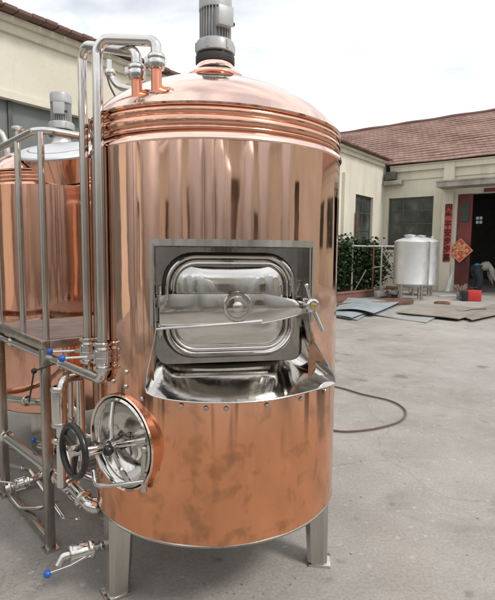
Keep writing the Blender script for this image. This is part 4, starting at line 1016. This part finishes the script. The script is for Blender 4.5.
# ------------------------------------------------------------------ bending worker in the doorway
def person(base, s, face):
    """face = unit vector the worker bends towards"""
    root = thing('person', 'person bent forward at the waist in the doorway, grey jacket, teal shirt hem, dark trousers', 'person', base)
    f = V(face).normalized(); l = V((-f.y, f.x, 0)); b = V(base)
    def q(x, y, z): return (f*x+l*y+V((0, 0, z)))*s
    def skin(name, pts, edges, rad, mt, parent, sub=2):
        me = bpy.data.meshes.new(name); me.from_pydata([q(*p) for p in pts], edges, []); ob = bpy.data.objects.new(name, me); C.objects.link(ob)
        sm = ob.modifiers.new('s', 'SKIN'); 
        for i, r in enumerate(rad): me.skin_vertices[0].data[i].radius = (r[0]*s, r[1]*s)
        me.skin_vertices[0].data[0].use_root = True
        ss = ob.modifiers.new('b', 'SUBSURF'); ss.levels = sub; ss.render_levels = sub
        dg = bpy.context.evaluated_depsgraph_get(); m2 = bpy.data.meshes.new_from_object(ob.evaluated_get(dg)); m2.name = name
        for p_ in m2.polygons: p_.use_smooth = True
        m2.materials.clear(); m2.materials.append(M[mt]); ob.modifiers.clear(); ob.data = m2; ob.parent = parent; return ob
    # body (skin), hips at origin over the feet
    P0 = [(-.12, 0, .92), (.08, 0, 1.02), (.30, 0, 1.02), (.42, 0, .97), (.50, 0, .90), (.56, 0, .83), (.60, 0, .74),     # pelvis .. neck .. head
          (-.10, .10, .88), (-.02, .12, .48), (-.08, .12, .08), (.08, .14, .04),
          (-.10, -.10, .88), (.06, -.12, .50), (-.02, -.12, .08), (.14, -.14, .04),
          (.40, .19, .93), (.42, .23, .66), (.52, .17, .43), (.55, .15, .35),
          (.40, -.19, .93), (.46, -.23, .66), (.60, -.15, .46), (.64, -.12, .38)]
    E_ = [(0, 1), (1, 2), (2, 3), (3, 4), (4, 5), (5, 6), (0, 7), (7, 8), (8, 9), (9, 10), (0, 11), (11, 12), (12, 13), (13, 14), (3, 15), (15, 16), (16, 17), (17, 18), (3, 19), (19, 20), (20, 21), (21, 22)]
    Rd = [(.12, .10), (.12, .09), (.13, .10), (.11, .09), (.055, .055), (.085, .075), (.075, .07), (.09, .09), (.06, .06), (.045, .045), (.04, .03), (.09, .09), (.06, .06), (.045, .045), (.04, .03),
          (.06, .06), (.045, .045), (.032, .032), (.035, .02), (.06, .06), (.045, .045), (.032, .032), (.035, .02)]
    body = skin('body', P0, E_, Rd, 'skin', root)
    # clothing a little outside the body
    skin('jacket', [(.0, 0, 1.0), P0[2], P0[3], P0[15], P0[16], P0[17], P0[19], P0[20], P0[21]], [(0, 1), (1, 2), (2, 3), (3, 4), (4, 5), (2, 6), (6, 7), (7, 8)], [(.21, .18), (.25, .21), (.21, .18), (.10, .10), (.078, .078), (.06, .06), (.10, .10), (.078, .078), (.06, .06)], 'cloth_grey', root)
    skin('shirt_hem', [(-.16, 0, .95), (-.06, 0, 1.0), (.05, 0, 1.03)], [(0, 1), (1, 2)], [(.17, .15), (.185, .155), (.17, .14)], 'cloth_teal', root)
    skin('trousers', [(-.13, 0, .90), P0[7], P0[8], P0[9], P0[11], P0[12], P0[13]], [(0, 1), (1, 2), (2, 3), (0, 4), (4, 5), (5, 6)], [(.22, .20), (.17, .17), (.14, .14), (.10, .10), (.17, .17), (.14, .14), (.10, .10)], 'cloth_dark', root)
    for sgn in (1, -1):
        fx = P0[9 if sgn > 0 else 13]; skin('shoe', [(fx[0]-.06, fx[1], .05), (fx[0]+.05, fx[1], .05), (fx[0]+.20, fx[1], .04)], [(0, 1), (1, 2)], [(.045, .045), (.05, .045), (.04, .03)], 'black_rubber', root)
        hnd = P0[18 if sgn > 0 else 22]
        for k in range(5):
            o2 = (k-2)*.016; a = (hnd[0]+.0, hnd[1]+o2, hnd[2]-.01); ln = [.05, .075, .08, .075, .06][k]
            skin('finger', [a, (a[0]+.012, a[1], a[2]-ln*.5), (a[0]+.0, a[1]+(.02*sgn if k == 0 else 0), a[2]-ln)], [(0, 1), (1, 2)], [(.011, .011), (.009, .009), (.007, .007)], 'skin', body, 1)
    skin('hair', [(.555, 0, .86), (.62, 0, .80), (.65, 0, .74)], [(0, 1), (1, 2)], [(.07, .075), (.085, .07), (.06, .045)], 'hair', root)
    return root
pb_ = fh(478, 291, -.2); pbase = fpt(pb_[0], -.15, 0)
person(pbase, (P(480, 263, pbase.y).z)/1.14, (.95, -.25, 0))

# ------------------------------------------------------------------ what the copper mirrors: the yard behind the camera
ferm0 = None
def fermenter(label):
    t = thing('fermentation_tank', label, 'steel tank', (0, 0, 0), 'tall steel tanks behind the camera'); O = V((0, 0, 0))
    MB().lathe([(0, .35), (.08, .36), (.58, 1.0), (.60, 1.04), (.60, 3.0), (.57, 3.07), (.35, 3.25), (.12, 3.36), (.10, 3.5), (0, 3.5)], O, seg=40).build('body', 'steel_satin', t, O)
    for k in range(4): a = k*pi/2+.78; MB().tube([V((cos(a)*.48, sin(a)*.48, 0)), V((cos(a)*.48, sin(a)*.48, 1.1))], .04, 10).build('leg', 'steel_brushed', t, O)
    MB().tube(fillet([V((0, 0, 3.4)), V((0, 0, 3.75)), V((.66, 0, 3.75)), V((.66, 0, .8))], .1), .03, 10).build('tube', 'steel_tube', t, O)
    return t
spots = [(-4.8, .6, 1.1), (-4.9, -1.5, 1.15), (-3.6, -3.4, 1.2), (-2.0, -4.6, 1.15), (-.5, -5.0, 1.2), (1.0, -5.4, 1.1), (2.3, -7.2, 1.1), (3.6, -4.9, 1.1), (4.9, -3.3, 1.15), (5.6, -1.0, 1.1)]
names = ['leftmost, beside the factory wing', 'second from the left', 'third from the left', 'fourth from the left', 'fifth from the left', 'sixth from the left', 'shorter one set back in the middle', 'first of the right hand group', 'second of the right hand group', 'rightmost of the right hand group']
f0 = fermenter('x')
for i, (x, y, s_) in enumerate(spots):
    o_ = f0 if i == 0 else copy_tree(f0)
    o_.location = (x, y, 0); o_.scale = (s_, s_, s_); o_.rotation_euler.z = i*1.3; o_['label'] = 'tall steel tank mirrored in the copper shell, '+names[i]
wh_ = thing('warehouse', 'cream warehouse mirrored in the copper with dark doorways', 'building', (0, -13, 0)); O = V((0, -13, 0))
mb = MB()
def bpt(u, out, z): return V((u, -13+out, z))
drs = [(-14, -10, 0, 3.6), (-6.5, -3.2, 0, 3.8), (2.6, 6.2, 0, 4.2), (9.5, 13, 1., 3.2)]
walls(mb, bpt, -20, 24, 6.0, drs); mb.build('wall', 'plaster', wh_, O, smooth=False)
mb = MB(); mb.box((2, -13.9, 2.4), (43, .1, 4.8)); mb.build('interior', 'dim_hall', wh_, O, smooth=False)
mb = MB(); mb.prism([(-20.5, -12.4, 6.0), (24.5, -12.4, 6.0), (24.5, -17, 7.6), (-20.5, -17, 7.6)], (0, 0, .12)); mb.build('roof', 'roof_tiles', wh_, O, smooth=False)
es = thing('side_shed', 'cream side shed mirrored in the right flank of the copper with dark bays', 'building', (15, -4, 0)); O = V((15, -4, 0))
def ept(u, out, z): return V((15-out, -13+u, z))
mb = MB(); walls(mb, ept, .4, 20, 6.2, [(11, 13, 0, 4.0)]); mb.build('wall', 'plaster', es, O, smooth=False)
mb = MB(); mb.box((16, -3, 2.5), (.1, 19, 5)); mb.build('interior', 'dim_hall', es, O, smooth=False)
mb = MB(); mb.prism([(14.6, -12.7, 6.2), (14.6, 7.4, 6.2), (19, 7.4, 7.6), (19, -12.7, 7.6)], (0, 0, .12)); mb.build('roof', 'roof_tiles', es, O, smooth=False)

# ------------------------------------------------------------------ light
w = bpy.data.worlds.new('World'); sc.world = w; w.use_nodes = True; nt = w.node_tree; bg = nt.nodes['Background']
SE, SR = 48, 125   # sun elevation, compass (from +y clockwise)
sky = nt.nodes.new('ShaderNodeTexSky'); sky.sky_type = 'NISHITA'; sky.sun_disc = False; sky.sun_elevation = radians(SE); sky.sun_rotation = radians(SR); sky.air_density = 1.2; sky.dust_density = 2.5
tc = nt.nodes.new('ShaderNodeTexCoord'); mp = nt.nodes.new('ShaderNodeMapping'); mp.inputs['Scale'].default_value = (1, 1, 2.6); nt.links.new(tc.outputs['Generated'], mp.inputs['Vector'])
nz_ = noise(nt, mp.outputs[0], 1.9, 7, .55, .3)
fac_ = ramp(nt, nz_, [(.36, .5), (.58, 1.)])
out = mixc(nt, fac_, sky.outputs['Color'], (13.3, 13.45, 13.7))
nt.links.new(out, bg.inputs['Color']); bg.inputs['Strength'].default_value = .10
sl = bpy.data.lights.new('sun', 'SUN'); sl.energy = 2.0; sl.angle = radians(12); sl.color = (1, .96, .9)
so = bpy.data.objects.new('sun', sl); C.objects.link(so)
dv_ = V((sin(radians(SR))*cos(radians(SE)), cos(radians(SR))*cos(radians(SE)), sin(radians(SE)))); so.rotation_euler = dv_.to_track_quat('Z', 'Y').to_euler(); so.location = dv_*30
vs = sc.view_settings; sc.display_settings.display_device = 'sRGB'; vs.view_transform = 'Standard'; vs.look = 'None'; vs.exposure = 0.; vs.gamma = 1; vs.use_curve_mapping = False
sc.cycles.max_bounces = 8
